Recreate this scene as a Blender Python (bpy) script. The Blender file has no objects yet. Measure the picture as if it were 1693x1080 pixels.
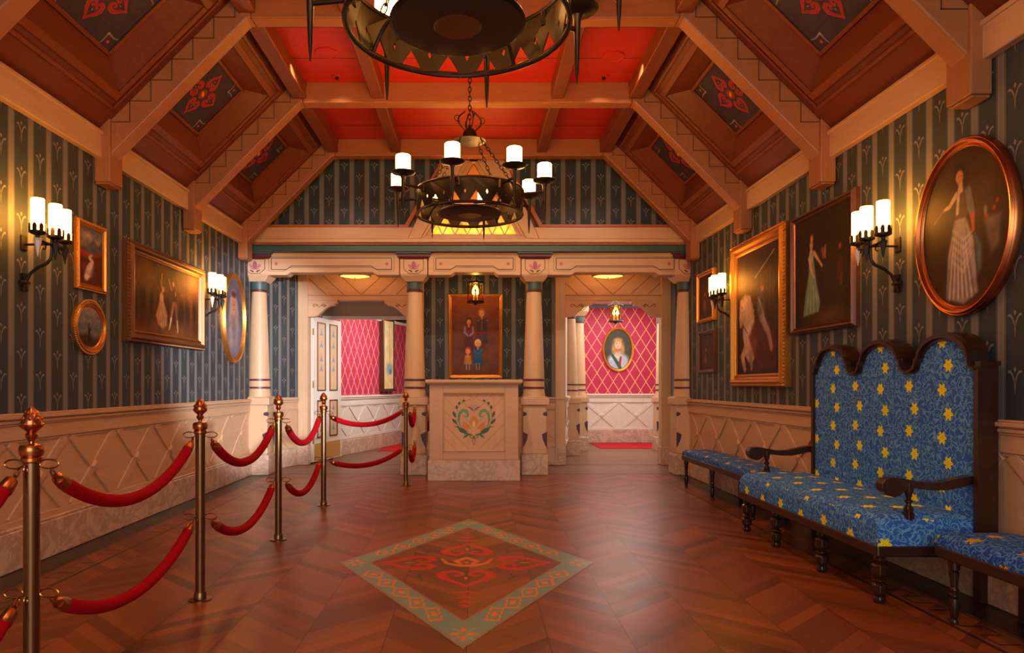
import bpy, bmesh, math, random
import numpy as np
from mathutils import Vector, Matrix
from mathutils.geometry import tessellate_polygon
PI = math.pi
S = bpy.context.scene
COL = S.collection
rnd = random.Random(7)

# ------------------------------------------------------------------ camera, world, light, exposure
F = 1160.0                     # focal length in pixels of the 1693 px frame
cam_d = bpy.data.cameras.new('camera'); cam = bpy.data.objects.new('camera', cam_d); COL.objects.link(cam)
cam.location = (0, 0, 1.2); cam.rotation_euler = (PI/2, 0, 0)
cam_d.sensor_width = 36; cam_d.lens = F/1693*36
cam_d.shift_x = 61.5/1693; cam_d.shift_y = 96/1693
cam_d.clip_start = .05
S.camera = cam
S.view_settings.view_transform = 'Standard'; S.view_settings.look = 'None'
S.view_settings.exposure = 0.0; S.view_settings.gamma = 1; S.view_settings.use_curve_mapping = False
w = bpy.data.worlds.new('world'); S.world = w; w.use_nodes = True
w.node_tree.nodes['Background'].inputs[0].default_value = (1, .82, .66, 1)
w.node_tree.nodes['Background'].inputs[1].default_value = .10

def area(name, loc, target, sx, sy, power, col, spread=PI):
    l = bpy.data.lights.new(name, 'AREA'); l.shape = 'RECTANGLE'; l.size = sx; l.size_y = sy
    l.energy = power; l.color = col; l.spread = spread
    o = bpy.data.objects.new(name, l); COL.objects.link(o); o.location = loc
    d = Vector(target)-Vector(loc); o.rotation_euler = d.to_track_quat('-Z', 'Y').to_euler()
    return o
def spot(name, loc, target, power, col, ang, blend=.6, r=.05):
    l = bpy.data.lights.new(name, 'SPOT'); l.energy = power; l.color = col
    l.spot_size = math.radians(ang); l.spot_blend = blend; l.shadow_soft_size = r
    o = bpy.data.objects.new(name, l); COL.objects.link(o); o.location = loc
    d = Vector(target)-Vector(loc); o.rotation_euler = d.to_track_quat('-Z', 'Y').to_euler()
    return o
def point(name, loc, power, col, r=.05):
    l = bpy.data.lights.new(name, 'POINT'); l.energy = power; l.color = col; l.shadow_soft_size = r
    o = bpy.data.objects.new(name, l); COL.objects.link(o); o.location = loc
    return o
WARM = (1, .56, .22); SOFT = (1, .80, .62); DAY = (.80, .90, 1.0)
# fill light added at the unseen camera end of the hall
area('rear_fill', (-.1, -2.7, 1.9), (-.1, 6, 1.6), 3.6, 2.6, 150, (1, .92, .86))
# cool spot added behind the camera for the daylight on the left wall
spot('daylight_spot', (2.6, -1.6, 2.0), (-3.0, 9.4, 1.45), 8000, (.86, .90, 1.0), 14, .25, .2)
# ceiling downlights; most are added as fill and have no fitting
for i, (x, y) in enumerate([(-1.2, 4.7), (1.1, 4.7), (-.1, 7.9), (-1.2, 1.6), (1.1, 1.6), (-1.39, 7.0), (1.3, 7.0)]):
    spot('fill_downlight', (x, y, 4.25), (x, y+.01, 0), 62, (1, .62, .34), 120, .9, .06)
for x in (-1.7, 0, 1.55): spot('screen_fill_spot', (x, 6.6, 4.22), (x*1.05, 9.35, 1.9), 120, (1, .76, .54), 62, .8, .05)  # spots without fittings, added to brighten the column screen
# daylight in the corridors beyond the two doorways
area('corridor_daylight', (2.75, 12.6, 2.72), (2.75, 12.7, 0), 1.4, 2.6, 70, (1, .97, .95))
area('corridor_daylight', (-.7, 12.2, 2.40), (-2.0, 13.0, 1.0), 1.2, 1.6, 170, (1, .97, .96))

# ------------------------------------------------------------------ colour helpers
def s2l(c):
    c = np.asarray(c, dtype=float)
    return np.where(c <= .04045, c/12.92, ((c+.055)/1.055)**2.4)
def rgb(*c):
    if len(c) == 1: c = c[0]
    v = s2l(np.array(c)/255.0); return (float(v[0]), float(v[1]), float(v[2]), 1)

# ------------------------------------------------------------------ node helpers
class E:
    def __init__(s, nt, v): s.nt = nt; s.v = v
    def _o(s, op, *a):
        n = s.nt.nodes.new('ShaderNodeMath'); n.operation = op
        for i, x in enumerate((s,)+a):
            x = x.v if isinstance(x, E) else x
            if isinstance(x, (int, float)): n.inputs[i].default_value = x
            else: s.nt.links.new(x, n.inputs[i])
        return E(s.nt, n.outputs[0])
    def __add__(s, b): return s._o('ADD', b)
    def __radd__(s, b): return s._o('ADD', b)
    def __sub__(s, b): return s._o('SUBTRACT', b)
    def __rsub__(s, b): return (s*-1)+b
    def __mul__(s, b): return s._o('MULTIPLY', b)
    def __rmul__(s, b): return s._o('MULTIPLY', b)
    def __truediv__(s, b): return s._o('DIVIDE', b)
    def floor(s): return s._o('FLOOR')
    def fract(s): return s._o('FRACT')
    def abs(s): return s._o('ABSOLUTE')
    def sin(s): return s._o('SINE')
    def cos(s): return s._o('COSINE')
    def sqrt(s): return s._o('SQRT')
    def lt(s, b): return s._o('LESS_THAN', b)
    def gt(s, b): return s._o('GREATER_THAN', b)
    def min(s, b): return s._o('MINIMUM', b)
    def max(s, b): return s._o('MAXIMUM', b)
    def mod2(s): return ((s*.5).fract()*2)          # 0 or 1 for whole numbers
    def atan2(s, b): return s._o('ARCTAN2', b)
    def rand(s, k=0.0): return ((s*12.9898+k).sin()*43758.5453).fract()
class MT:
    def __init__(s, name):
        s.m = bpy.data.materials.new(name); s.m.use_nodes = True; s.nt = s.m.node_tree
        s.b = s.nt.nodes['Principled BSDF']
    def n(s, t): return s.nt.nodes.new(t)
    def lk(s, a, b): s.nt.links.new(a.v if isinstance(a, E) else a, b)
    def coord(s, kind='Object'):
        if kind == 'World': o = s.n('ShaderNodeNewGeometry').outputs['Position']
        else: o = s.n('ShaderNodeTexCoord').outputs[kind]
        x = s.n('ShaderNodeSeparateXYZ'); s.lk(o, x.inputs[0])
        return [E(s.nt, x.outputs[i]) for i in range(3)]
    def normal(s):
        g = s.n('ShaderNodeNewGeometry'); x = s.n('ShaderNodeSeparateXYZ'); s.lk(g.outputs['Normal'], x.inputs[0])
        return [E(s.nt, x.outputs[i]) for i in range(3)]
    def vec(s, x, y, z=0.0):
        c = s.n('ShaderNodeCombineXYZ')
        for i, a in enumerate((x, y, z)):
            if isinstance(a, E): s.lk(a, c.inputs[i])
            else: c.inputs[i].default_value = a
        return c.outputs[0]
    def noise(s, vec, scale, detail=3, rough=.55, dist=0):
        n = s.n('ShaderNodeTexNoise'); s.lk(vec, n.inputs['Vector'])
        n.inputs['Scale'].default_value = scale; n.inputs['Detail'].default_value = detail
        n.inputs['Roughness'].default_value = rough; n.inputs['Distortion'].default_value = dist
        return E(s.nt, n.outputs[0])
    def mix(s, f, a, b, mode='MIX'):
        n = s.n('ShaderNodeMix'); n.data_type = 'RGBA'; n.blend_type = mode
        for sock, v in ((n.inputs[0], f), (n.inputs[6], a), (n.inputs[7], b)):
            v = v.v if isinstance(v, E) else v
            if isinstance(v, (int, float)): sock.default_value = v
            elif isinstance(v, tuple): sock.default_value = v
            else: s.lk(v, sock)
        return n.outputs[2]
    def bump(s, h, strength=.2, dist=.01):
        n = s.n('ShaderNodeBump'); n.inputs['Strength'].default_value = strength; n.inputs['Distance'].default_value = dist
        s.lk(h, n.inputs['Height']); s.lk(n.outputs[0], s.b.inputs['Normal'])
    def fin(s, col=None, rough=.5, metal=0, spec=.5, coat=0):
        if col is not None:
            if isinstance(col, tuple): s.b.inputs['Base Color'].default_value = col
            else: s.lk(col, s.b.inputs['Base Color'])
        if isinstance(rough, E): s.lk(rough, s.b.inputs['Roughness'])
        else: s.b.inputs['Roughness'].default_value = rough
        s.b.inputs['Metallic'].default_value = metal
        s.b.inputs['Specular IOR Level'].default_value = spec
        s.b.inputs['Coat Weight'].default_value = coat
        return s.m

def wood(name, c1, c2, axis='x', rough=.42, scale=1.0, spec=.4, plank=None):
    t = MT(name); x, y, z = t.coord('World')
    k = dict(x=(.6, 7, 7), y=(7, .6, 7), z=(7, 7, .6), s=(4, 1, 4))[axis]
    v = t.vec(x*k[0], y*k[1], z*k[2])
    n1 = t.noise(v, 2.2*scale, 5, .6, .6); n2 = t.noise(v, 9*scale, 3, .6)
    f = (n1*.7+n2*.45-.15)
    col = t.mix(f, c1, c2)
    t.bump(n2, .12, .004)
    return t.fin(col, rough, spec=spec)
def plain(name, c, rough=.5, metal=0, spec=.5, var=.12, sc=30):
    t = MT(name); x, y, z = t.coord('Object'); n = t.noise(t.vec(x, y, z), sc, 2)
    d = tuple([q*(1-var) for q in c[:3]]+[1]); e = tuple([min(1, q*(1+var)) for q in c[:3]]+[1])
    return t.fin(t.mix(n, d, e), rough, metal, spec)
def emit(name, c, st):
    t = MT(name); t.b.inputs['Emission Color'].default_value = c; t.b.inputs['Emission Strength'].default_value = st
    x, y, z = t.coord('Object')
    return t.fin(t.mix(t.noise(t.vec(x, y, z), 8), rgb(250, 225, 180), rgb(255, 240, 210)), .5)

M = {}
M['ceil_wood'] = wood('ceiling_wood', rgb(104, 48, 22), rgb(150, 78, 36), 'y')
M['coffer'] = wood('coffer_wood', rgb(92, 38, 16), rgb(136, 64, 28), 'y')
M['beam'] = wood('beam_wood', rgb(150, 88, 46), rgb(190, 122, 70), 'x')
M['rafter'] = wood('rafter_wood', rgb(150, 94, 56), rgb(186, 126, 80), 's')
M['post'] = wood('post_wood', rgb(150, 94, 56), rgb(180, 122, 78), 'z')
M['groove'] = plain('groove_dark_wood', rgb(82, 46, 26), .6)
M['pale'] = wood('pale_wood', rgb(196, 156, 120), rgb(222, 186, 150), 'x', .45)
M['pale_y'] = wood('pale_wood_long', rgb(190, 148, 112), rgb(220, 182, 144), 'y', .45)
M['pale_z'] = wood('pale_wood_upright', rgb(196, 158, 122), rgb(222, 188, 150), 'z', .45)
M['white'] = wood('white_painted_wood', rgb(214, 200, 182), rgb(232, 222, 206), 'z', .4)
M['line'] = plain('incised_line', rgb(92, 62, 42), .6)
M['teal'] = plain('teal_paint', rgb(58, 86, 84), .45)
M['maroon'] = plain('maroon_paint', rgb(96, 34, 42), .4)
M['purple'] = plain('purple_inlay', rgb(78, 44, 66), .5)
M['red_ceil'] = wood('red_stained_board', rgb(176, 30, 10), rgb(214, 52, 16), 'x', .38, .8)
M['iron'] = plain('dark_iron', rgb(50, 39, 32), .42, .6)
M['iron_in'] = plain('bronze_mesh', rgb(70, 48, 34), .7, .3)
M['brass'] = plain('aged_brass', rgb(176, 126, 66), .28, 1)
M['brass_tube'] = plain('brown_brass_tube', rgb(140, 108, 74), .32, 1)
M['copper'] = plain('copper_brass', rgb(188, 116, 66), .3, 1)
M['gold'] = plain('gilt', rgb(208, 142, 62), .34, .85, .5, .25, 60)
M['gold_dk'] = plain('gilt_dark', rgb(122, 76, 40), .42, .6, .5, .25, 60)
M['frame_dk'] = plain('brown_frame', rgb(96, 58, 40), .35, .3)
M['dark_wood'] = wood('dark_turned_wood', rgb(40, 22, 16), rgb(66, 36, 24), 'z', .28, 1, .5)
M['dark_wood_y'] = wood('dark_rail_wood', rgb(40, 22, 16), rgb(68, 38, 26), 'y', .3, 1, .5)
M['velvet'] = plain('red_velvet', rgb(168, 4, 22), .9, 0, .1, .15, 90)
M['black'] = plain('matt_black', rgb(26, 22, 22), .6)
M['rug'] = plain('red_rug', rgb(190, 34, 44), .9, 0, .1, .2, 120)
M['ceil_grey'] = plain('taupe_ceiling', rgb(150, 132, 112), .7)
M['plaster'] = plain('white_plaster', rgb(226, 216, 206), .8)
M['candle'] = emit('lit_candle_glass', (1, .44, .09, 1), 42)
M['sconce_candle'] = emit('lit_sconce_glass', (1, .38, .045, 1), 36)
M['amber'] = emit('amber_glass', (1, .50, .10, 1), 2.2)
M['bulb'] = emit('bulb', (1, .66, .22, 1), 45)
M['win_glow'] = emit('lit_window', (1, .60, .14, 1), 1.05)
M['shard'] = plain('frosted_glass', rgb(225, 220, 210), .3)

def marble():
    t = MT('pale_marble'); x, y, z = t.coord('World'); v = t.vec(x, y, z)
    n = t.noise(v, 3, 8, .7, 1.5); n2 = t.noise(v, 26, 6, .7)
    f = ((n-.5).abs()*14); f = (f*-1+1).max(0)*.5+(n2-.4)*.5
    return t.fin(t.mix(f, rgb(212, 182, 158), rgb(152, 118, 96)), .25, spec=.5)
M['marble'] = marble()

def paper():
    t = MT('striped_wallpaper'); u, v, _ = t.coord('UV')
    p = ((u/.2)+.5).fract()-.5; a = p.abs()*.2
    band = a.lt(.024); ln = (a-.031).abs().lt(.0022); ln2 = (a-.020).abs().lt(.0016)
    c = t.mix(band, rgb(56, 66, 72), rgb(124, 122, 120))
    c = t.mix(ln, c, rgb(124, 122, 116)); c = t.mix(ln2, c, rgb(150, 146, 136))
    n = t.noise(t.vec(u, v), 60, 2)
    c = t.mix(n*.16, c, rgb(30, 34, 34))
    return t.fin(c, .55, spec=.3)
M['paper'] = paper()
M['tulip'] = plain('tulip_print', rgb(128, 126, 122), .5)
def pink():
    t = MT('pink_trellis_wallpaper'); u, v, _ = t.coord('UV')
    a = ((u/.225+v/.36)+.5).fract()-.5; b = ((u/.225-v/.36)+.5).fract()-.5
    ln = a.abs().min(b.abs()).lt(.04)
    n = t.noise(t.vec(u, v), 14, 3)
    c = t.mix(n, rgb(178, 42, 78), rgb(196, 56, 92))
    return t.fin(t.mix(ln, c, rgb(238, 170, 110)), .5, spec=.3)
M['pink'] = pink()

def parquet(decal=False):
    t = MT('inlaid_parquet' if decal else 'chevron_parquet'); x, y, z = t.coord('World')
    W = .385
    cx = x/W+.1; ci = cx.floor(); cf = cx.fract(); par = ci.mod2()
    sgn = par*2-1
    d = (y+sgn*(cf-.5)*W*.95)
    pi_ = (d/.105); pid = pi_.floor(); pf = pi_.fract()
    r = (pid*1.37+ci*7.7).rand(); r2 = ((pid/4).floor()*3.1+ci*5.3).rand(3.0)
    # grain runs along each board
    ga = x*.72-sgn*y*.69; gb = x*.69*sgn+y*.72
    n = t.noise(t.vec(ga*1.2, gb*14, r*9), 3.2, 5, .62, .4)
    f = r*.52+n*.46+r2*.14-.05
    c = t.mix(f, rgb(66, 29, 10), rgb(168, 88, 38))
    gap = pf.lt(.02).max((cf-.5).abs().gt(.4935))
    c = t.mix(gap*.75, c, rgb(52, 26, 14))
    # boards beyond the columns run across
    q = (y/.14); qr = (q.floor()).rand(1.0); n3 = t.noise(t.vec(x*1.2, y*16, 0.0), 3, 4)
    c2 = t.mix(qr*.5+n3*.45, rgb(98, 66, 48), rgb(142, 100, 74))
    c2 = t.mix(q.fract().lt(.03)*.6, c2, rgb(50, 32, 24))
    far = y.gt(9.33)
    c = t.mix(far, c, c2)
    thr = (y-9.40).abs().lt(.07).max((y-10.5).abs().lt(.06))
    c = t.mix(thr, c, rgb(84, 48, 32))
    # dark border along the side walls with a key pattern
    ex = ((x+.075)*-1+0).abs()*-1+2.925
    near = y.lt(9.33)
    dark = ex.lt(.27)*near; ln = (ex-.285).abs().lt(.006).max((ex-.475).abs().lt(.014))*near
    yy = ((y/.62).fract()); bars = (yy*5).fract().lt(.16)*yy.lt(.8)*(ex-.38).abs().lt(.05)
    zig = ((ex-.33).abs().lt(.006)*((yy*2.5).fract().lt(.5))).max((ex-.43).abs().lt(.006)*((yy*2.5).fract().gt(.5)))
    bars = bars.max(zig*yy.lt(.82))*near
    c = t.mix(dark, c, t.mix(n, rgb(34, 20, 16), rgb(58, 36, 28)))
    c = t.mix(ln.max(bars)*.85, c, rgb(44, 26, 20))
    if decal:
        a = t.n('ShaderNodeAttribute'); a.attribute_name = 'Col'
        n4 = t.noise(t.vec(x, y, 0.0), 160, 2); fa = E(t.nt, a.outputs['Alpha'])
        c = t.mix(fa*(n4*.3+.80).min(1.0), c, a.outputs['Color'])
    n5 = t.noise(t.vec(x, y, z), 2.5, 3)
    t.bump((gap*-1+1)*.3+n*.12, .25, .003)
    return t.fin(c, (n*.12+n5*.12+.21), spec=.36)
M['floor'] = parquet(); M['inlay'] = parquet(True)

def fabric(name, dark):
    t = MT(name); x, y, z = t.coord('World'); nx, ny, nz = t.normal()
    top = nz.abs().gt(.62); side = ny.abs().gt(.72)
    # u,v : in metres on whichever face
    u = y*(side*-1+1)+x*side; v = z*(top*-1+1)+x*top
    c = t.mix(t.noise(t.vec(u, v), 40, 2), rgb(*dark[0]), rgb(*dark[1]))
    def spiral(c, size, ox, oy, R, pitch, wd, col, k):
        a = u/size+ox; b = v/size+oy; i = a.floor(); j = b.floor()
        r1 = (i*3.1+j*17.7+k).rand(); r2 = (i*5.9+j*2.3+k).rand(2.0)
        px = (a.fract()-.5+(r1-.5)*.25)*size; py = (b.fract()-.5+(r2-.5)*.25)*size
        r = (px*px+py*py).sqrt(); hand = r2.gt(.5)*2-1
        th = py.atan2(px*hand)
        s = ((r/pitch)-(th/(2*PI))+r1).fract()
        m = (s-.5).abs().lt(wd*1.35)*r.lt(R)*r.gt(.003)
        return t.mix(m*.85, c, col)
    L = rgb(*dark[2])
    u0, v0 = u, v
    wn = t.noise(t.vec(u, v), 11, 1); wm = t.noise(t.vec(u+7.3, v+2.1), 11, 1); u = u0+(wn-.5)*.09; v = v0+(wm-.5)*.09
    c = spiral(c, .066, .2, .1, .034, .030, .085, L, 1.0)
    c = spiral(c, .092, .6, .4, .046, .038, .065, L, 9.0)
    c = spiral(c, .040, .3, .8, .015, .020, .12, L, 5.0)
    u, v = u0, v0
    # six-pointed flowers in zigzag columns
    a = u/.31+.42; i = a.floor(); b = v/.14+i.mod2()*.15; j = b.floor()
    px = (a.fract()-.5)*.31+(j.mod2()-.5)*.055; py = (b.fract()-.5)*.14
    r = (px*px+py*py).sqrt(); th = py.atan2(px)
    R = ((th*6).cos()*.009+.033); m = r.lt(R)
    petal = (((th*3).sin()).abs().lt(.16)*r.gt(.008)).max((r-.008).abs().lt(.0016)).max(((th*3).cos().abs().lt(.1))*r.gt(.022))
    fc = t.mix(petal*.6, rgb(*dark[3]), rgb(176, 124, 8))
    c = t.mix(m, c, fc)
    w_ = t.noise(t.vec(u, v), 400, 1); t.bump(w_, .15, .002)
    return t.fin(c, .75, spec=.2)
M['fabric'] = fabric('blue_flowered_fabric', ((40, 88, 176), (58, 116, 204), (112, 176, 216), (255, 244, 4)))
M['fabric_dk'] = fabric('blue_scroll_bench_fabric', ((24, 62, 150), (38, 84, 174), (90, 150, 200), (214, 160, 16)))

def attr_mat(name, base=None, rough=.5, spec=.4):
    t = MT(name); a = t.n('ShaderNodeAttribute'); a.attribute_name = 'Col'
    if base is None: c = a.outputs['Color']
    else:
        x, y, z = t.coord('World'); k = base[2]
        n = t.noise(t.vec(x*k[0], y*k[1], z*k[2]), 3, 4)
        c = t.mix(E(t.nt, a.outputs['Alpha']), t.mix(n, base[0], base[1]), a.outputs['Color'])
    return t.fin(c, rough, spec=spec)
M['canvas'] = attr_mat('oil_paint_canvas', None, .6, .22)
M['panel_paint'] = attr_mat('painted_board', None, .55)
M['podium_paint'] = attr_mat('painted_pale_board', (rgb(204, 160, 122), rgb(224, 184, 146), (5, 5, 1)), .5)

# ------------------------------------------------------------------ mesh builder
def ident(p): return p
class MB:
    def __init__(s): s.v = []; s.f = []; s.m = []; s.uv = None
    def add(s, vs, fs, m=0):
        o = len(s.v); s.v += [tuple(p) for p in vs]
        for f in fs: s.f.append([o+i for i in f]); s.m.append(m)
    def box(s, x0, x1, y0, y1, z0, z1, m=0):
        x0, x1 = sorted((x0, x1)); y0, y1 = sorted((y0, y1)); z0, z1 = sorted((z0, z1))
        s.add([(x0, y0, z0), (x1, y0, z0), (x1, y1, z0), (x0, y1, z0), (x0, y0, z1), (x1, y0, z1), (x1, y1, z1), (x0, y1, z1)],
              [(0, 3, 2, 1), (4, 5, 6, 7), (0, 1, 5, 4), (1, 2, 6, 5), (2, 3, 7, 6), (3, 0, 4, 7)], m)
    def prism(s, poly, a, b, fn, m=0):
        """poly: 2-D points; fn(p, q, t) -> xyz at extrusion t"""
        n = len(poly); vs = [fn(p[0], p[1], a) for p in poly]+[fn(p[0], p[1], b) for p in poly]
        tris = tessellate_polygon([[Vector((p[0], p[1], 0)) for p in poly]])
        fs = [tuple(t) for t in tris]+[tuple(n+i for i in reversed(t)) for t in tris]
        fs += [(i, (i+1) % n, n+(i+1) % n, n+i) for i in range(n)]
        s.add(vs, fs, m)
    def hexa(s, c8, m=0):
        s.add(c8, [(0, 3, 2, 1), (4, 5, 6, 7), (0, 1, 5, 4), (1, 2, 6, 5), (2, 3, 7, 6), (3, 0, 4, 7)], m)
    def board(s, p, q, wd, th, nrm, m=0):
        """board from p to q, width wd across, thickness th along nrm (base at p,q plane)"""
        p = Vector(p); q = Vector(q); n = Vector(nrm).normalized(); d = (q-p).normalized(); a = d.cross(n)*(wd/2)
        c = [p-a, q-a, q+a, p+a]
        s.hexa([tuple(k) for k in c]+[tuple(k+n*th) for k in c], m)
    def tube(s, path, r, n=8, m=0, cap=True, closed=False):
        P = [Vector(p) for p in path]; N = len(P)
        rs = r if isinstance(r, (list, tuple)) else [r]*N
        vs = []; up = None
        for i in range(N):
            if closed: t = (P[(i+1) % N]-P[i-1])
            else: t = P[min(i+1, N-1)]-P[max(i-1, 0)]
            t.normalize()
            if up is None: up = Vector((0, 0, 1)) if abs(t.z) < .9 else Vector((1, 0, 0))
            a = t.cross(up)
            if a.length < 1e-5: a = t.cross(Vector((0, 1, 0)))
            a.normalize(); b = a.cross(t); up = b
            for k in range(n):
                c = 2*PI*k/n; vs.append(P[i]+(a*math.cos(c)+b*math.sin(c))*rs[i])
        fs = []
        for i in range(N if closed else N-1):
            j = (i+1) % N
            for k in range(n):
                l = (k+1) % n; fs.append((i*n+k, i*n+l, j*n+l, j*n+k))
        if cap and not closed:
            fs.append(tuple(reversed(range(n)))); fs.append(tuple((N-1)*n+k for k in range(n)))
        s.add(vs, fs, m)
    def lathe(s, prof, c=(0, 0, 0), n=20, m=0, axis='z', sq=1.0, cap=True):
        vs = []; fs = []
        for r, z in prof:
            for k in range(n):
                a = 2*PI*(k+.5)/n; x, y = r*math.cos(a), r*math.sin(a)*sq
                if axis == 'z': vs.append((c[0]+x, c[1]+y, c[2]+z))
                elif axis == 'x': vs.append((c[0]+z, c[1]+x, c[2]+y))
                else: vs.append((c[0]+x, c[1]+z, c[2]+y))
        N = len(prof)
        for i in range(N-1):
            for k in range(n):
                l = (k+1) % n; fs.append((i*n+k, i*n+l, (i+1)*n+l, (i+1)*n+k))
        if cap:
            fs.append(tuple(reversed(range(n)))); fs.append(tuple((N-1)*n+k for k in range(n)))
        s.add(vs, fs, m)
    def build(s, name, mats, parent=None, bevel=0, smooth=False, seg=1, loc=None, solid=0, fix=True):
        me = bpy.data.meshes.new(name); me.from_pydata(s.v, [], s.f)
        mats = mats if isinstance(mats, (list, tuple)) else [mats]
        for m in mats: me.materials.append(M[m] if isinstance(m, str) else m)
        for p, i in zip(me.polygons, s.m): p.material_index = i
        if s.uv:
            L = me.uv_layers.new(name='UVMap')
            for p in me.polygons:
                for li in p.loop_indices:
                    L.data[li].uv = s.uv(s.v[me.loops[li].vertex_index])
        if fix:
            bm = bmesh.new(); bm.from_mesh(me); bmesh.ops.recalc_face_normals(bm, faces=bm.faces); bm.to_mesh(me); bm.free()
        if smooth:
            for p in me.polygons: p.use_smooth = True
            if hasattr(me, 'set_sharp_from_angle'): me.set_sharp_from_angle(angle=math.radians(38))
        o = bpy.data.objects.new(name, me); COL.objects.link(o)
        if parent: o.parent = parent
        if loc: o.location = loc
        if solid:
            md = o.modifiers.new('thickness', 'SOLIDIFY'); md.thickness = solid; md.offset = 0
        if bevel:
            md = o.modifiers.new('bevel', 'BEVEL'); md.width = bevel; md.segments = seg; md.limit_method = 'ANGLE'; md.angle_limit = math.radians(40)
        return o
def tag(o, label=None, cat=None, group=None, kind=None):
    if label: o['label'] = label
    if cat: o['category'] = cat
    if group: o['group'] = group
    if kind: o['kind'] = kind
    return o
def empty(name, loc=(0, 0, 0), rz=0, label=None, cat=None, group=None, kind=None):
    o = bpy.data.objects.new(name, None); COL.objects.link(o); o.location = loc; o.rotation_euler = (0, 0, rz)
    o.empty_display_size = .1
    return tag(o, label, cat, group, kind)
def copy_tree(o, parent=None):
    c = o.copy(); COL.objects.link(c); c.parent = parent
    for ch in list(o.children): copy_tree(ch, c)
    return c
def dup(o, loc, rz=0, label=None):
    c = copy_tree(o); c.location = loc; c.rotation_euler = (0, 0, rz)
    if label: c['label'] = label
    return c

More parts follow.
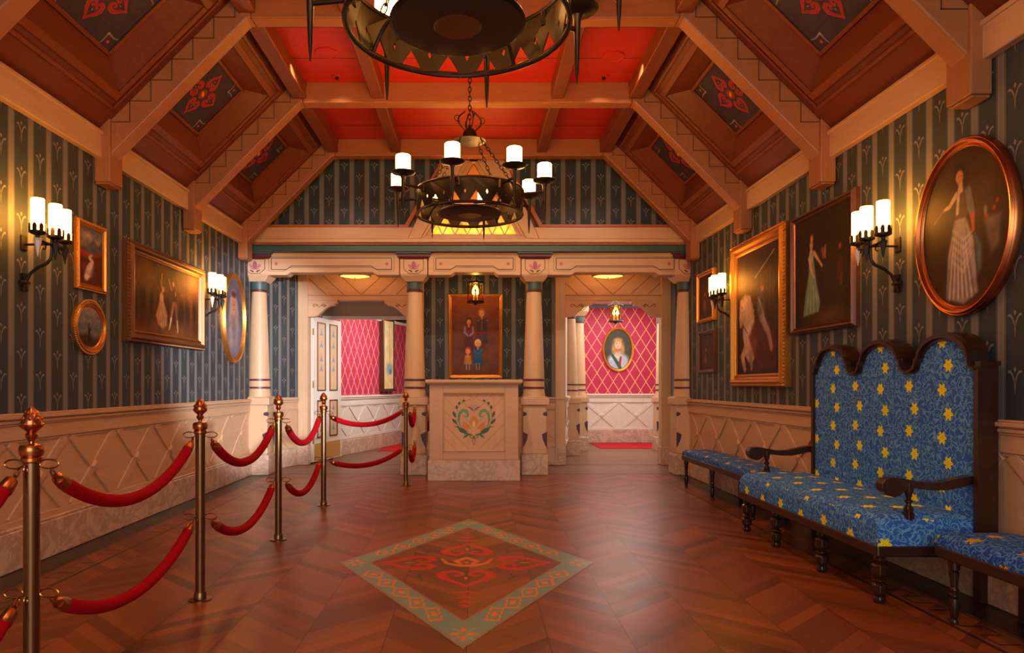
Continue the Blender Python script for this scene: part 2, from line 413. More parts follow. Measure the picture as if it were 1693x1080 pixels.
# ------------------------------------------------------------------ painter (brushwork stored as colour on a fine mesh)
class Paint:
    def __init__(s, W, H, res, bg=None):
        s.W, s.H = W, H; s.nx = max(8, int(W/res)); s.ny = max(8, int(H/res))
        s.U, s.V = np.meshgrid(np.linspace(0, W, s.nx+1), np.linspace(0, H, s.ny+1))
        s.C = np.zeros(s.U.shape+(3,)); s.A = np.zeros(s.U.shape)
        s.e = res
        if bg is not None: s.C[:] = np.array(bg)/255.; s.A[:] = 1
    def put(s, m, col, a=1):
        m = np.clip(m, 0, 1)*a; c = np.array(col)/255.
        k = m[..., None]
        vis = s.A[..., None] > 0
        s.C = np.where(vis, s.C*(1-k)+c*k, np.where(k > 0, c, s.C)); s.A = np.maximum(s.A, m)
    def grad(s, y0, y1, col, a=1): s.put((s.V-y0)/(y1-y0+1e-9), col, a)
    def blob(s, cx, cy, rx, ry, col, a=1, soft=.3, rot=0):
        dx, dy = s.U-cx, s.V-cy; c, q = math.cos(rot), math.sin(rot)
        x, y = dx*c+dy*q, -dx*q+dy*c
        d = np.sqrt((x/rx)**2+(y/ry)**2); s.put((1-d)/soft, col, a)
    def segd(s, pts, close):
        best = None; n = len(pts)
        for i in range(n if close else n-1):
            (x0, y0), (x1, y1) = pts[i][:2], pts[(i+1) % n][:2]
            dx, dy = x1-x0, y1-y0; L = dx*dx+dy*dy+1e-12
            t = np.clip(((s.U-x0)*dx+(s.V-y0)*dy)/L, 0, 1)
            d = np.hypot(s.U-x0-t*dx, s.V-y0-t*dy)
            if len(pts[i]) > 2: d = d-(pts[i][2]*(1-t)+pts[(i+1) % n][2]*t)
            best = d if best is None else np.minimum(best, d)
        return best
    def poly(s, pts, col, a=1, soft=None):
        soft = soft or s.e; inside = np.zeros(s.U.shape, bool); n = len(pts)
        for i in range(n):
            (x0, y0), (x1, y1) = pts[i], pts[(i+1) % n]
            if y0 == y1: continue
            c = ((y0 > s.V) != (y1 > s.V)) & (s.U < (x1-x0)*(s.V-y0)/(y1-y0)+x0)
            inside ^= c
        d = s.segd(pts, True); s.put(.5+np.where(inside, d, -d)/soft, col, a)
    def stroke(s, pts, w, col, a=1, soft=None, close=False):
        soft = soft or s.e
        if len(pts[0]) == 2: pts = [(p[0], p[1], w/2) for p in pts]
        s.put(.5-s.segd(pts, close)/soft, col, a)
    def rough(s, amt=.1, k=8, seed=1):
        r = np.random.RandomState(seed); n = np.zeros(s.U.shape)
        for o in range(4):
            f = k*2**o
            g = r.rand(int(s.H/max(s.W, s.H)*f)+3, int(s.W/max(s.W, s.H)*f)+3)
            y = s.V/max(s.W, s.H)*f; x = s.U/max(s.W, s.H)*f; yi = y.astype(int); xi = x.astype(int)
            fy, fx = y-yi, x-xi; fy = fy*fy*(3-2*fy); fx = fx*fx*(3-2*fx)
            n += (g[yi, xi]*(1-fy)*(1-fx)+g[yi+1, xi]*fy*(1-fx)+g[yi, xi+1]*(1-fy)*fx+g[yi+1, xi+1]*fy*fx-.5)/(o+1)
        s.C = np.clip(s.C*(1+amt*1.0*n[..., None]), 0, 1)
    def mesh(s, name, fn, mat, parent=None, mask=None, loc=None):
        """fn(U, V) -> (x, y, z) arrays; mask(u, v) keeps cells"""
        ny, nx = s.U.shape; x, y, z = fn(s.U, s.V)
        co = np.stack([x+0*s.U, y+0*s.U, z+0*s.U], -1).reshape(-1, 3)
        i = np.arange(ny*nx).reshape(ny, nx); q = np.stack([i[:-1, :-1], i[:-1, 1:], i[1:, 1:], i[1:, :-1]], -1).reshape(-1, 4)
        if mask is not None:
            uc = (s.U[:-1, :-1]+s.U[1:, 1:])/2; vc = (s.V[:-1, :-1]+s.V[1:, 1:])/2
            q = q[mask(uc, vc).reshape(-1)]
        used = np.unique(q); re = np.full(ny*nx, -1); re[used] = np.arange(len(used)); q = re[q]; co = co[used]
        me = bpy.data.meshes.new(name); me.vertices.add(len(co)); me.vertices.foreach_set('co', co.ravel())
        me.loops.add(q.size); me.loops.foreach_set('vertex_index', q.ravel().astype(np.int32))
        me.polygons.add(len(q)); me.polygons.foreach_set('loop_start', np.arange(0, q.size, 4, dtype=np.int32))
        me.update(calc_edges=True)
        at = me.color_attributes.new('Col', 'FLOAT_COLOR', 'POINT')
        c = np.concatenate([s2l(s.C), s.A[..., None]], -1).reshape(-1, 4)[used]
        at.data.foreach_set('color', c.ravel())
        me.materials.append(M[mat])
        o = bpy.data.objects.new(name, me); COL.objects.link(o)
        if parent: o.parent = parent
        if loc: o.location = loc
        return o

def heart_pts(sx, sy, cx, cy, rot):
    half = [(0, -.50, .035), (.12, -.30, .055), (.32, -.08, .075), (.44, .14, .09), (.40, .36, .09), (.24, .45, .075), (.10, .36, .055), (.07, .22, .045), (.15, .14, .04), (.22, .2, .035)]
    c, s = math.cos(rot), math.sin(rot); out = []
    for sg in (1, -1):
        out.append([(cx+(sg*x*sx)*c-(y*sy)*s, cy+(sg*x*sx)*s+(y*sy)*c, w*min(sx, sy)) for x, y, w in half])
    return out

# ================================================================== THE SETTING
CX = -.075; XL, XR = -3.0, 2.85
def struct(o, label=None):
    o['kind'] = 'structure'
    if label: o['label'] = label
    return o
b = MB(); b.box(-6.5, 6.5, -3.2, 17, -.1, 0)
struct(b.build('floor', 'floor'), 'polished chevron parquet floor in warm brown wood')

TUL = [[(0, -.085), (.005, -.03), (0, -.022), (-.005, -.03)],
       [(.001, -.034), (.011, -.004), (.024, .024), (.044, .034), (.050, .026), (.046, .044), (.030, .044), (.014, .026), (.004, .002)],
       [(-.001, -.034), (-.011, -.004), (-.024, .024), (-.044, .034), (-.050, .026), (-.046, .044), (-.030, .044), (-.014, .026), (-.004, .002)],
       [(0, .034), (.011, .050), (0, .066), (-.011, .050)]]
def wallpaper(name, p0, p1, z0, z1, nrm, u0=0, shape=None, mats=('paper', 'tulip'), motif=True, parent=None):
    """papered wall face between plan points p0 and p1; shape = polygon in (u, z) or None"""
    p0 = Vector((p0[0], p0[1], 0)); p1 = Vector((p1[0], p1[1], 0)); L = (p1-p0).length; d = (p1-p0)/L; n = Vector(nrm).normalized()
    m = MB(); uvs = []
    P = lambda u, z, o=0: tuple(p0+d*u+n*o+Vector((0, 0, z)))
    poly = shape or [(0, z0), (L, z0), (L, z1), (0, z1)]
    m.add([P(u, z) for u, z in poly], [tuple(t) for t in tessellate_polygon([[Vector((u, z, 0)) for u, z in poly]])], 0)
    m.add([P(u, z, -.12) for u, z in poly], [tuple(t) for t in tessellate_polygon([[Vector((u, z, 0)) for u, z in poly]])], 0)
    k = len(poly); m.add([P(u, z) for u, z in poly]+[P(u, z, -.12) for u, z in poly], [(i, (i+1) % k, k+(i+1) % k, k+i) for i in range(k)], 0)
    def inside(u, z):
        r = False
        for i in range(k):
            (a, b_), (c, e) = poly[i], poly[(i+1) % k]
            if (b_ > z) != (e > z) and u < (c-a)*(z-b_)/(e-b_)+a: r = not r
        return r
    if motif:
        i0 = int((-u0)/.2)-1
        for i in range(i0, i0+int(L/.2)+4):
            u = (i+.5)*.2-u0; off = .15 if i % 2 else 0
            for j in range(0, 16):
                z = 1.08+off+.3*j
                if inside(u-.04, z-.06) and inside(u+.04, z+.07) and inside(u+.04, z-.06) and inside(u-.04, z+.07):
                    for pl in TUL: m.add([P(u+a, z+c, .0015) for a, c in pl], [tuple(t) for t in tessellate_polygon([[Vector((a, c, 0)) for a, c in pl]])], 1)
    m.uv = lambda v: ((Vector((v[0], v[1], 0))-p0).dot(d)+u0, v[2])
    o = m.build(name, mats, parent, fix=False)
    return o
def wainscot(parent, p0, p1, nrm, wood_key='pale', X=True, k0=.35, step=.69, zt=1.0, name='wainscot'):
    """panelling with crossed lattice boards below the chair rail; returns nothing, adds parts to parent"""
    p0 = Vector((p0[0], p0[1], 0)); p1 = Vector((p1[0], p1[1], 0)); L = (p1-p0).length; d = (p1-p0)/L; n = Vector(nrm).normalized()
    P = lambda u, z, o=0: tuple(p0+d*u+n*o+Vector((0, 0, z)))
    def bx(m, u0, u1, z0, z1, o0, o1, mi=0):
        m.hexa([P(u0, z0, o0), P(u1, z0, o0), P(u1, z0, o1), P(u0, z0, o1), P(u0, z1, o0), P(u1, z1, o0), P(u1, z1, o1), P(u0, z1, o1)], mi)
    m = MB(); bx(m, 0, L, .25, .93, -.10, .004); bx(m, 0, L, .27, .315, 0, .02); bx(m, 0, L, .835, .93, 0, .026); bx(m, 0, L, .815, .835, 0, .014)
    m.build(name, wood_key, parent, bevel=.003)
    m = MB()
    bx(m, 0, L, .93, .945, 0, .034); bx(m, 0, L, .945, .965, 0, .046); bx(m, 0, L, .965, .975, 0, .038); bx(m, 0, L, .975, 1.0, 0, .060); bx(m, 0, L, 1.0, 1.012, 0, .045)
    m.build('chair_rail', wood_key, parent, bevel=.005, seg=2)
    if X:
        m = MB(); u = k0
        while u < L-.1:
            for sg in (1, -1):
                h = .262; w_ = .31
                q0, q1 = (u-w_, .565-sg*h), (u+w_, .565+sg*h)
                a = max(0, (0-q0[0])/(q1[0]-q0[0])); e = min(1, (L-q0[0])/(q1[0]-q0[0]))
                A = (q0[0]+(q1[0]-q0[0])*a, q0[1]+(q1[1]-q0[1])*a); B = (q0[0]+(q1[0]-q0[0])*e, q0[1]+(q1[1]-q0[1])*e)
                m.board(P(*A), P(*B), .075, .016 if sg > 0 else .0175, n)
            if .06 < u < L-.06:
                c = [P(u-.06, .565, .016), P(u, .505, .016), P(u+.06, .565, .016), P(u, .625, .016)]
                m.hexa(c+[P(u-.03, .565, .034), P(u, .535, .034), P(u+.03, .565, .034), P(u, .595, .034)])
            u += step
        m.build('lattice_boards', wood_key, parent, bevel=.003)
def baseboard(name, p0, p1, nrm, label):
    p0 = Vector((p0[0], p0[1], 0)); p1 = Vector((p1[0], p1[1], 0)); n = Vector(nrm).normalized()
    m = MB(); a, c = p0, p1
    for z0, z1, o in ((0, .255, .05), (.255, .275, .035)):
        m.hexa([tuple(a+Vector((0, 0, z0))), tuple(c+Vector((0, 0, z0))), tuple(c+n*o+Vector((0, 0, z0))), tuple(a+n*o+Vector((0, 0, z0))),
                tuple(a+Vector((0, 0, z1))), tuple(c+Vector((0, 0, z1))), tuple(c+n*o+Vector((0, 0, z1))), tuple(a+n*o+Vector((0, 0, z1)))])
    struct(m.build(name, 'marble', bevel=.006), label)

# side walls of the hall
wl = struct(wallpaper('wall_left', (XL, -3.0), (XL, 9.62), .9, 3.35, (1, 0, 0), u0=.06), 'left wall, striped grey green wallpaper over pale panelling')
wainscot(wl, (XL, -3.0), (XL, 9.45), (1, 0, 0), 'pale_y', k0=.23)
baseboard('baseboard_left', (XL, -3.0), (XL, 9.30), (1, 0, 0), 'pale marble skirting along the left wall')
wr = struct(wallpaper('wall_right', (XR, -3.0), (XR, 9.62), .9, 3.35, (-1, 0, 0), u0=.0), 'right wall, striped grey green wallpaper over pale panelling')
wainscot(wr, (XR, -3.0), (XR, 9.45), (-1, 0, 0), 'pale_y', k0=.2)
baseboard('baseboard_right', (XR, -3.0), (XR, 9.30), (-1, 0, 0), 'pale marble skirting along the right wall')
# passage side walls between the columns and the doorways
w1 = struct(wallpaper('wall_passage_left', (XL+.02, 9.62), (-2.64, 10.52), .9, 3.0, (.9, .38, 0), u0=.1), 'slanting papered wall between left end column and left doorway')
wainscot(w1, (XL+.02, 9.45), (-2.64, 10.50), (.94, .34, 0), 'pale', k0=.5)
baseboard('baseboard_passage_left', (XL+.02, 9.62), (-2.64, 10.52), (.93, .37, 0), 'marble skirting beside the left doorway')
w2 = struct(wallpaper('wall_passage_right', (3.02, 9.40), (3.02, 10.55), .9, 3.0, (-1, 0, 0), u0=.1), 'short papered wall between right end column and right doorway')
wainscot(w2, (3.02, 9.40), (3.02, 10.50), (-1, 0, 0), 'pale', k0=.65)
baseboard('baseboard_passage_right', (3.02, 9.40), (3.02, 10.50), (-1, 0, 0), 'marble skirting beside the right doorway')
# wall behind the podium
w3 = struct(wallpaper('wall_back', (-.76, 10.5), (1.20, 10.5), .9, 3.0, (0, -1, 0), u0=.06), 'papered wall behind the podium between the doorways')
wainscot(w3, (-.76, 10.5), (1.34, 10.5), (0, -1, 0), 'pale', k0=.4)
baseboard('baseboard_back', (-.76, 10.5), (1.34, 10.5), (0, -1, 0), 'marble skirting behind the podium')
# unseen end wall: piers and lintel round an opening added for the fill
m = MB(); m.box(XL-.2, -2.0, -3.1, -2.95, 0, 3.4); m.box(1.85, XR+.2, -3.1, -2.95, 0, 3.4); m.box(XL-.2, XR+.2, -3.1, -2.95, 3.2, 4.5)
struct(m.build('wall_front', 'pale_z'), 'added end wall behind the viewer, open for the fill light')

# ------------------------------------------------------------------ ceiling
def AX(a, side): return CX+side*a
Y0, Y1 = -3.0, 9.36
m = MB(); m.box(CX-1.80, CX+1.80, Y0, Y1, 4.31, 4.36)
ce = struct(m.build('ceiling', 'red_ceil'), 'flat red stained board ceiling between timber beams')
# board joints of the red ceiling
m = MB()
for y in np.arange(-2.6, 9.2, .58): m.box(CX-1.78, CX+1.78, y, y+.006, 4.307, 4.311)
m.build('board_joint', 'groove', ce)
RIB = [-1.13, .54, 2.21, 3.88, 5.55, 7.22, 8.89]
# lengthwise beams
for side in (-1, 1):
    for i, (a0, a1, zb) in enumerate(((.862, .988, 4.14), (1.66, 1.80, 4.14))):
        m = MB(); m.box(AX(a0, side), AX(a1, side), Y0, 9.0, zb, 4.33)
        nm = 'trim_%d' % (1+i+(0 if side < 0 else 2))
        struct(m.build(nm, 'ceil_wood', bevel=.008), ('inner' if i == 0 else 'outer')+' lengthwise ceiling beam on the '+('left' if side < 0 else 'right'))
# pale boards where the side walls meet the sloping ceiling
for side in (-1, 1):
    m = MB(); X = AX(2.925, side); m.box(X, X-side*.06, Y0, 9.3, 2.99, 3.19); m.box(X, X-side*.075, Y0, 9.3, 3.17, 3.20)
    struct(m.build('trim_%d' % (5 if side < 0 else 6), 'pale_y', bevel=.006), 'pale cornice board along the top of the '+('left' if side < 0 else 'right')+' wall')
# trusses
NTH = {2.21: 'nearest the viewer', 3.88: 'second from the viewer', 5.55: 'third from the viewer', 7.22: 'just behind the far chandelier', 8.89: 'against the gable wall', .54: 'above the viewer', -1.13: 'behind the viewer'}
def truss(y, idx):
    root = empty('trim_%d' % idx, (CX, y, 0), kind='structure', label='timber ceiling truss '+NTH[y])
    T = .15
    m = MB(); m.box(-1.70, 1.70, 0, T, 4.10, 4.32); m.build('tie_beam', 'beam', root, bevel=.012, seg=2)
    for side in (-1, 1):
        m = MB(); m.prism([(1.73, 4.10), (2.83, 2.99), (2.92, 2.99), (2.92, 3.19), (1.79, 4.32), (1.70, 4.32), (1.70, 4.10)], 0, T, lambda a, z, t: (side*a, t, z))
        m.build('rafter', 'rafter', root, bevel=.012, seg=2)
        m = MB(); m.box(side*2.80, side*2.92, -.025, T+.03, 2.80, 3.30)
        m.box(side*2.812, side*2.92, -.012, T+.018, 2.785, 2.80)
        m.build('wall_post', 'post', root, bevel=.010, seg=2)
        g = MB(); pts = []; a = 2.80; st = .166
        pts.append((a, 5.93-2.653+.0)); a = 2.653
        for k in range(7):
            z = 5.93-a; pts.append((a, z)); pts.append((a, z+st)); a -= st
        pts[-1] = (pts[-1][0], min(pts[-1][1], 4.31))
        for (a0, z0), (a1, z1) in zip(pts, pts[1:]):
            if a1 < 1.60: break
            g.box(side*a0+side*.003, side*a1-side*.003, -.004, .002, min(z0, z1)-.003, max(z0, z1)+.003)
        g.build('stepped_inlay', 'groove', root)
    return root
for i, y in enumerate(RIB): truss(y, 7+i)

# sloping coffers with painted boards
def slope(a): return 6.10-a
def coffer(y1, y2, side, nm, label):
    yc = (y1+y2)/2; h = (y2-y1)/2
    root = empty('ceiling_coffer', (CX, yc, 0), label=label, cat='ceiling panel', group='painted coffers on the sloping ceiling')
    aL, aU = 2.655, 2.0; oy = h-.18
    Q = lambda a, y, dz=0, da=0: (side*(a+da), y, slope(a)+dz)
    m = MB()
    def slab(a0, a1, ya, yb, th=.03):
        lo = [Q(a0, ya), Q(a1, ya), Q(a1, yb), Q(a0, yb)]
        m.hexa(lo+[(p[0]+side*th, p[1], p[2]+th) for p in lo])
    slab(1.70, aU, -h, h); slab(aL, 2.93, -h, h); slab(aU, aL, -h, -oy); slab(aU, aL, oy, h)
    m.build('boards', 'coffer', root)
    m = MB(); w_ = .045; t = -.016      # raised moulding round the opening
    def strip(a0, a1, ya, yb, t=t):
        lo = [Q(a0, ya), Q(a1, ya), Q(a1, yb), Q(a0, yb)]
        m.hexa(lo+[(p[0]+side*t, p[1], p[2]+t) for p in lo])
    for e, t in ((.0, -.014), (.10, -.010)):
        ww = .022 if e else w_
        A0, A1, O = aU-e*.8, aL+e*.8, oy+e*.8
        strip(A0-ww, A0, -O-ww, O+ww, t); strip(A1, A1+ww, -O-ww, O+ww, t); strip(A0, A1, -O-ww, -O, t); strip(A0, A1, O, O+ww, t)
    m.build('moulding', 'ceil_wood', root, bevel=.005)
    k = .20; i_ = .15
    o4 = [Q(aU, -oy), Q(aL, -oy), Q(aL, oy), Q(aU, oy)]
    PA = lambda s_, y: (side*(aU+k+s_*(aL-aU-k)), y, slope(aU)-s_*(slope(aU)-(slope(aL)+k)))
    i4 = [PA(0, -oy+i_), PA(1, -oy+i_), PA(1, oy-i_), PA(0, oy-i_)]
    m = MB()
    for q in range(4):
        r = (q+1) % 4; f = [o4[q], o4[r], i4[r], i4[q]]
        m.hexa(f+[(p[0]+side*.03, p[1]+(0 if q % 2 else (-.03 if q == 0 else .03))*0, p[2]+.03) for p in f])
    m.build('splayed_frame', 'coffer', root)
    m = MB(); e = .03
    for s0, s1, ya, yb in ((0, .05, -oy+i_, oy-i_), (.95, 1, -oy+i_, oy-i_), (0, 1, -oy+i_, -oy+i_+e), (0, 1, oy-i_-e, oy-i_)):
        lo = [PA(s0, ya), PA(s1, ya), PA(s1, yb), PA(s0, yb)]
        m.hexa(lo+[(p[0]-side*.012, p[1], p[2]-.012) for p in lo])
    m.build('panel_bead', 'ceil_wood', root, bevel=.004)
    # painting
    W = 2*(oy-i_); H = .64
    P = Paint(W, H, .0055, (58, 46, 66)); P.rough(.18, 10, int(yc*10))
    for q in range(1, 4): P.stroke([(0, H*q/4), (W, H*q/4)], .004, (34, 28, 44), .7, .004)
    cx, cy = W/2, H/2
    for rot in range(4):
        r = rot*PI/2; dist = .155 if rot % 2 == 0 else .165
        hx, hy = cx+math.sin(r)*dist, cy-math.cos(r)*dist
        for hp in heart_pts(.155, .165, hx, hy, r):
            P.stroke([(x, y, w*1.15) for x, y, w in hp], 0, (200, 84, 92), 1); P.stroke([(x, y, w*.82) for x, y, w in hp], 0, (170, 14, 30), 1)
        P.blob(hx, hy, .006, .012, (220, 150, 60), 1, .5, r)
    P.blob(cx, cy, .062, .062, (150, 50, 30), 1, .3); P.blob(cx, cy, .045, .020, (236, 120, 30), 1, .4, .5); P.blob(cx, cy, .035, .010, (250, 170, 60), 1, .4, .5)
    for sx in (-1, 1):
        for sy in (-1, 1):
            x, y = cx+sx*W*.34, cy+sy*H*.33; d = Vector((sx, sy)).normalized(); n = Vector((-d.y, d.x))
            for q in (1, -1):
                pts = []
                for t in np.linspace(0, 1, 6):
                    p = Vector((x, y))+n*q*(.085*t)+d*(-.03+.055*t-.05*math.sin(t*PI)*-.35+.02*t*t)
                    pts.append((p.x, p.y, .006*(1-.5*t)))
                P.stroke(pts, 0, (176, 176, 176), .9)
            P.blob(x+d.x*.045, y+d.y*.045, .015, .015, (206, 70, 66), 1, .3)
    def fn(U, V):
        s_ = V/H; a = aU+k+s_*(aL-aU-k); z = slope(aU)-s_*(slope(aU)-(slope(aL)+k))
        return side*a, U-W/2, z
    P.mesh('painted_board', fn, 'panel_paint', root)
    return root
WHERE = {2.21: 'nearest the viewer', 3.88: 'second from the viewer', 5.55: 'third from the viewer', 7.22: 'farthest from the viewer'}
for side in (-1, 1):
    for j in range(2, 6):
        y1, y2 = RIB[j]+.15, RIB[j+1]
        coffer(y1, y2, side, '', 'sloping timber coffer with painted red hearts, %s on the %s slope' % (WHERE[RIB[j]], 'left' if side < 0 else 'right'))
    m = MB(); X = lambda a: AX(a, side)     # plain sloping boards above and behind the viewer
    p = [(1.7, slope(1.7)), (2.93, slope(2.93)), (2.96, slope(2.93)), (1.74, slope(1.7)+.03)]
    m.prism(p, Y0, RIB[2], lambda a, z, t: (X(a), t, z)); m.prism(p, 9.04, 9.36, lambda a, z, t: (X(a), t, z))
    struct(m.build('ceiling_slope_'+('left' if side < 0 else 'right'), 'coffer'), 'sloping boarded ceiling on the '+('left' if side < 0 else 'right'))
# speaker grilles and small detectors on the red ceiling
for nm, lab, pts, r in (('ceiling_speaker', 'round red ceiling speaker grille %s the chandelier', [(-1.39, 6.57), (1.31, 6.64)], .105), ('ceiling_detector', 'small round red ceiling detector %s the chandelier', [(-1.39, 7.08), (1.30, 7.08)], .05)):
    for x, y in pts:
        m = MB(); m.lathe([(r, 0), (r, -.008), (r*.93, -.012), (r*.90, -.008)], (0, 0, 4.31), 28)
        o = m.build(nm, 'red_ceil', loc=(x, y, 0)); tag(o, lab % ('left of' if x < 0 else 'right of'), 'ceiling fitting', nm.replace('_', ' ')+'s')
        if r < .08:
            m = MB(); m.lathe([(.018, 0), (.018, -.02), (.010, -.026)], (0, 0, 4.302), 12); m.build('sensor', 'black', o)

# ------------------------------------------------------------------ gable wall above the columns
SC = 125.0
def gx(px): return (px-785)/SC
def gz(py): return 1.2+(636-py)/SC
YG = 9.30
k = -gx(378)
wg = struct(wallpaper('wall_gable', (-3.0, YG), (2.85, YG), 0, 0, (0, -1, 0), u0=.03, shape=[(-.02, 3.05), (gx(706)+3.0, 3.05), (gx(706)+3.0, gz(392)), (gx(783)+3.0, gz(266)), (gx(861)+3.0, gz(392)), (gx(861)+3.0, 3.05), (5.87, 3.05), (5.87, 3.2), (4.75, 4.33), (1.10, 4.33), (-.02, 3.2)]), 'papered gable wall above the column screen')
def trap(m, pts, y0, y1, mi=0): m.prism([(gx(a), gz(c)) for a, c in pts], y0, y1, lambda x, z, t: (x, t, z), mi)
gr = empty('trim_20', (0, 0, 0), kind='structure', label='pale carved beam rising to a clipped triangular window surround')
m = MB()
trap(m, [(408, 398), (408, 379), (684.3, 379), (675.9, 398)], YG-.14, YG)  # left run of beam
trap(m, [(1154, 398), (1154, 379), (881.9, 379), (890.1, 398)], YG-.14, YG)
m.box(gx(408), gx(1154), YG-.155, YG, gz(404), gz(398))
m.build('cross_beam', 'pale', gr, bevel=.006)
m = MB(); trap(m, [(408, 379), (408, 375), (671, 375), (731, 268), (736, 268), (676, 379)], YG-.145, YG); trap(m, [(1154, 379), (1154, 375), (895, 375), (836, 268), (831, 268), (890, 379)], YG-.155, YG)
m.build('edge_moulding', 'beam', gr)
def ring(m, outer, inner, y0, y1, mi=0):
    n = len(outer)
    for i in range(n):
        j = (i+1) % n; q = [outer[i], outer[j], inner[j], inner[i]]
        m.hexa([(gx(a), y0, gz(c)) for a, c in q]+[(gx(a), y1, gz(c)) for a, c in q], mi)
m = MB()
out = [(676, 398), (734, 268), (833, 268), (890, 398)]
m1 = [(697, 396), (770, 268), (796, 268), (869, 396)]
ring(m, out, m1, YG-.14, YG)
m.build('surround', 'pale_z', gr, bevel=.006)
m = MB(); i2 = [(704, 392), (777, 268), (789, 268), (862, 392)]; ring(m, m1, i2, YG-.10, YG)
i3 = [(713, 388), (781.5, 270), (784.5, 270), (854, 388)]; ring(m, i2, i3, YG-.06, YG)
m.build('stepped_moulding', 'pale', gr, bevel=.004)
m = MB(); trap(m, [(700, 393), (779, 262), (787, 262), (867, 393)], YG+.26, YG+.28)
m.box(gx(695), gx(872), YG, YG+.28, gz(393), gz(390))
w1_ = tag(m.build('window_1', plain('amber_board', rgb(236, 170, 84), .6)), 'amber triangular window with lattice bars above the podium', kind='structure')
m = MB()
for p, q in (((700, 393), (781, 262)), ((867, 393), (785, 262))):
    m.hexa([(gx(p[0]), YG, gz(p[1])), (gx(q[0]), YG, gz(q[1])), (gx(q[0]), YG+.28, gz(q[1])), (gx(p[0]), YG+.28, gz(p[1])),
            (gx(p[0])+.001, YG, gz(p[1])+.02), (gx(q[0])+.001, YG, gz(q[1])+.02), (gx(q[0])+.001, YG+.28, gz(q[1])+.02), (gx(p[0])+.001, YG+.28, gz(p[1])+.02)])
m.build('reveal', 'pale', w1_)
for px in (735, 783, 831): point('window_lamp', (gx(px), YG+.12, gz(384)), 4.5, (1, .62, .16), .02)
m = MB(); yb = YG-.03
for r_ in range(6):
    z0 = 389-r_*20
    hw = 71*(z0-268)/120.; hw2 = 71*(z0-20-268)/120.
    n_ = int(hw*2/20)
    for q in range(n_+1):
        xa = 783-hw+q*(2*hw/max(1, n_))
        for s_ in (-10, 10):
            xb = xa+s_
            if abs(xb-783) < hw2+2 and z0-20 > 268: m.board((gx(xa), yb, gz(z0)), (gx(xb), yb, gz(z0-20)), .016, .012, (0, -1, 0))
m.build('lattice_bars', 'pale', gr)

# ------------------------------------------------------------------ column screen
YC = 9.45                       # column axis
ls = empty('trim_21', (0, 0, 0), kind='structure', label='teal frieze and pale soffit over the column screen')
m = MB(); m.box(-3.0, 2.85, YG-.10, 9.6, gz(418), gz(407)); m.build('teal_frieze', 'teal', ls, bevel=.005)
m = MB(); m.box(-3.0, 2.85, YG-.12, 9.6, gz(407), gz(403.5)); m.build('shadow_board', 'beam', ls)
cols = [(-2.905, 'left end column against the left wall, half round'), (gx(684), 'pale round column left of the podium, red ropes hooked to its pedestal'), (gx(884.5), 'pale round column right of the podium'), (2.83, 'right end column beside the far blue bench')]
def lintel(px0, px1, label):
    x0, x1 = px0, px1
    root = empty('carved_lintel', (gx((x0+x1)/2), 9.40, gz(455)), label=label, cat='lintel', group='carved lintels of the column screen')
    L = gx(x1)-gx(x0); hw = L/2; H = gz(418)-gz(455); st = .035; e = .30; c_ = .05
    def shp(ins, st_, e_): return [(-hw+ins, H-ins), (-hw+ins, ins), (-hw+e_, ins), (-hw+e_+c_, st_+ins), (hw-e_-c_, st_+ins), (hw-e_, ins), (hw-ins, ins), (hw-ins, H-ins)]
    m = MB(); m.prism(shp(0, st, e), -.12, .10, lambda x, z, t: (x, t, z)); m.build('beam', 'pale', root, bevel=.008, seg=2)
    # incised outline
    o = [(-hw+.10, .225), (-hw+.10, .075), (-hw+.10+.20, .075), (-hw+.10+.27, .12), (hw-.10-.27, .12), (hw-.10-.20, .075), (hw-.10, .075), (hw-.10, .225)]
    m = MB(); n = len(o)
    for i in range(n): m.board((o[i][0], -.1205, o[i][1]), (o[(i+1) % n][0], -.1205, o[(i+1) % n][1]), .010, .002, (0, -1, 0))
    oo = [(x*1.015+(-.02 if x < 0 else .02), z+(.02 if z > .15 else -.02)) for x, z in o]
    for i in range(n): m.board((oo[i][0], -.1205, oo[i][1]), (oo[(i+1) % n][0], -.1205, oo[(i+1) % n][1]), .004, .0015, (0, -1, 0))
    m.build('incised_border', 'line', root)
    m = MB()
    for s_ in (-1, 1): m.lathe([(.022, 0), (.022, -.003)], (s_*(hw-.165), -.1205, .15), 12, axis='y')
    m.build('pink_dot', plain('pink_dot', rgb(190, 110, 100)) if 'pd' not in M else M['pd'], root)
    return root
M['pd'] = plain('pink_dot', rgb(186, 106, 96), .5)
lintel(436, 660, 'pale carved lintel above the left doorway')
lintel(708, 861, 'short pale carved lintel above the podium and hanging lantern')
lintel(907, 1127, 'pale carved lintel above the right doorway')

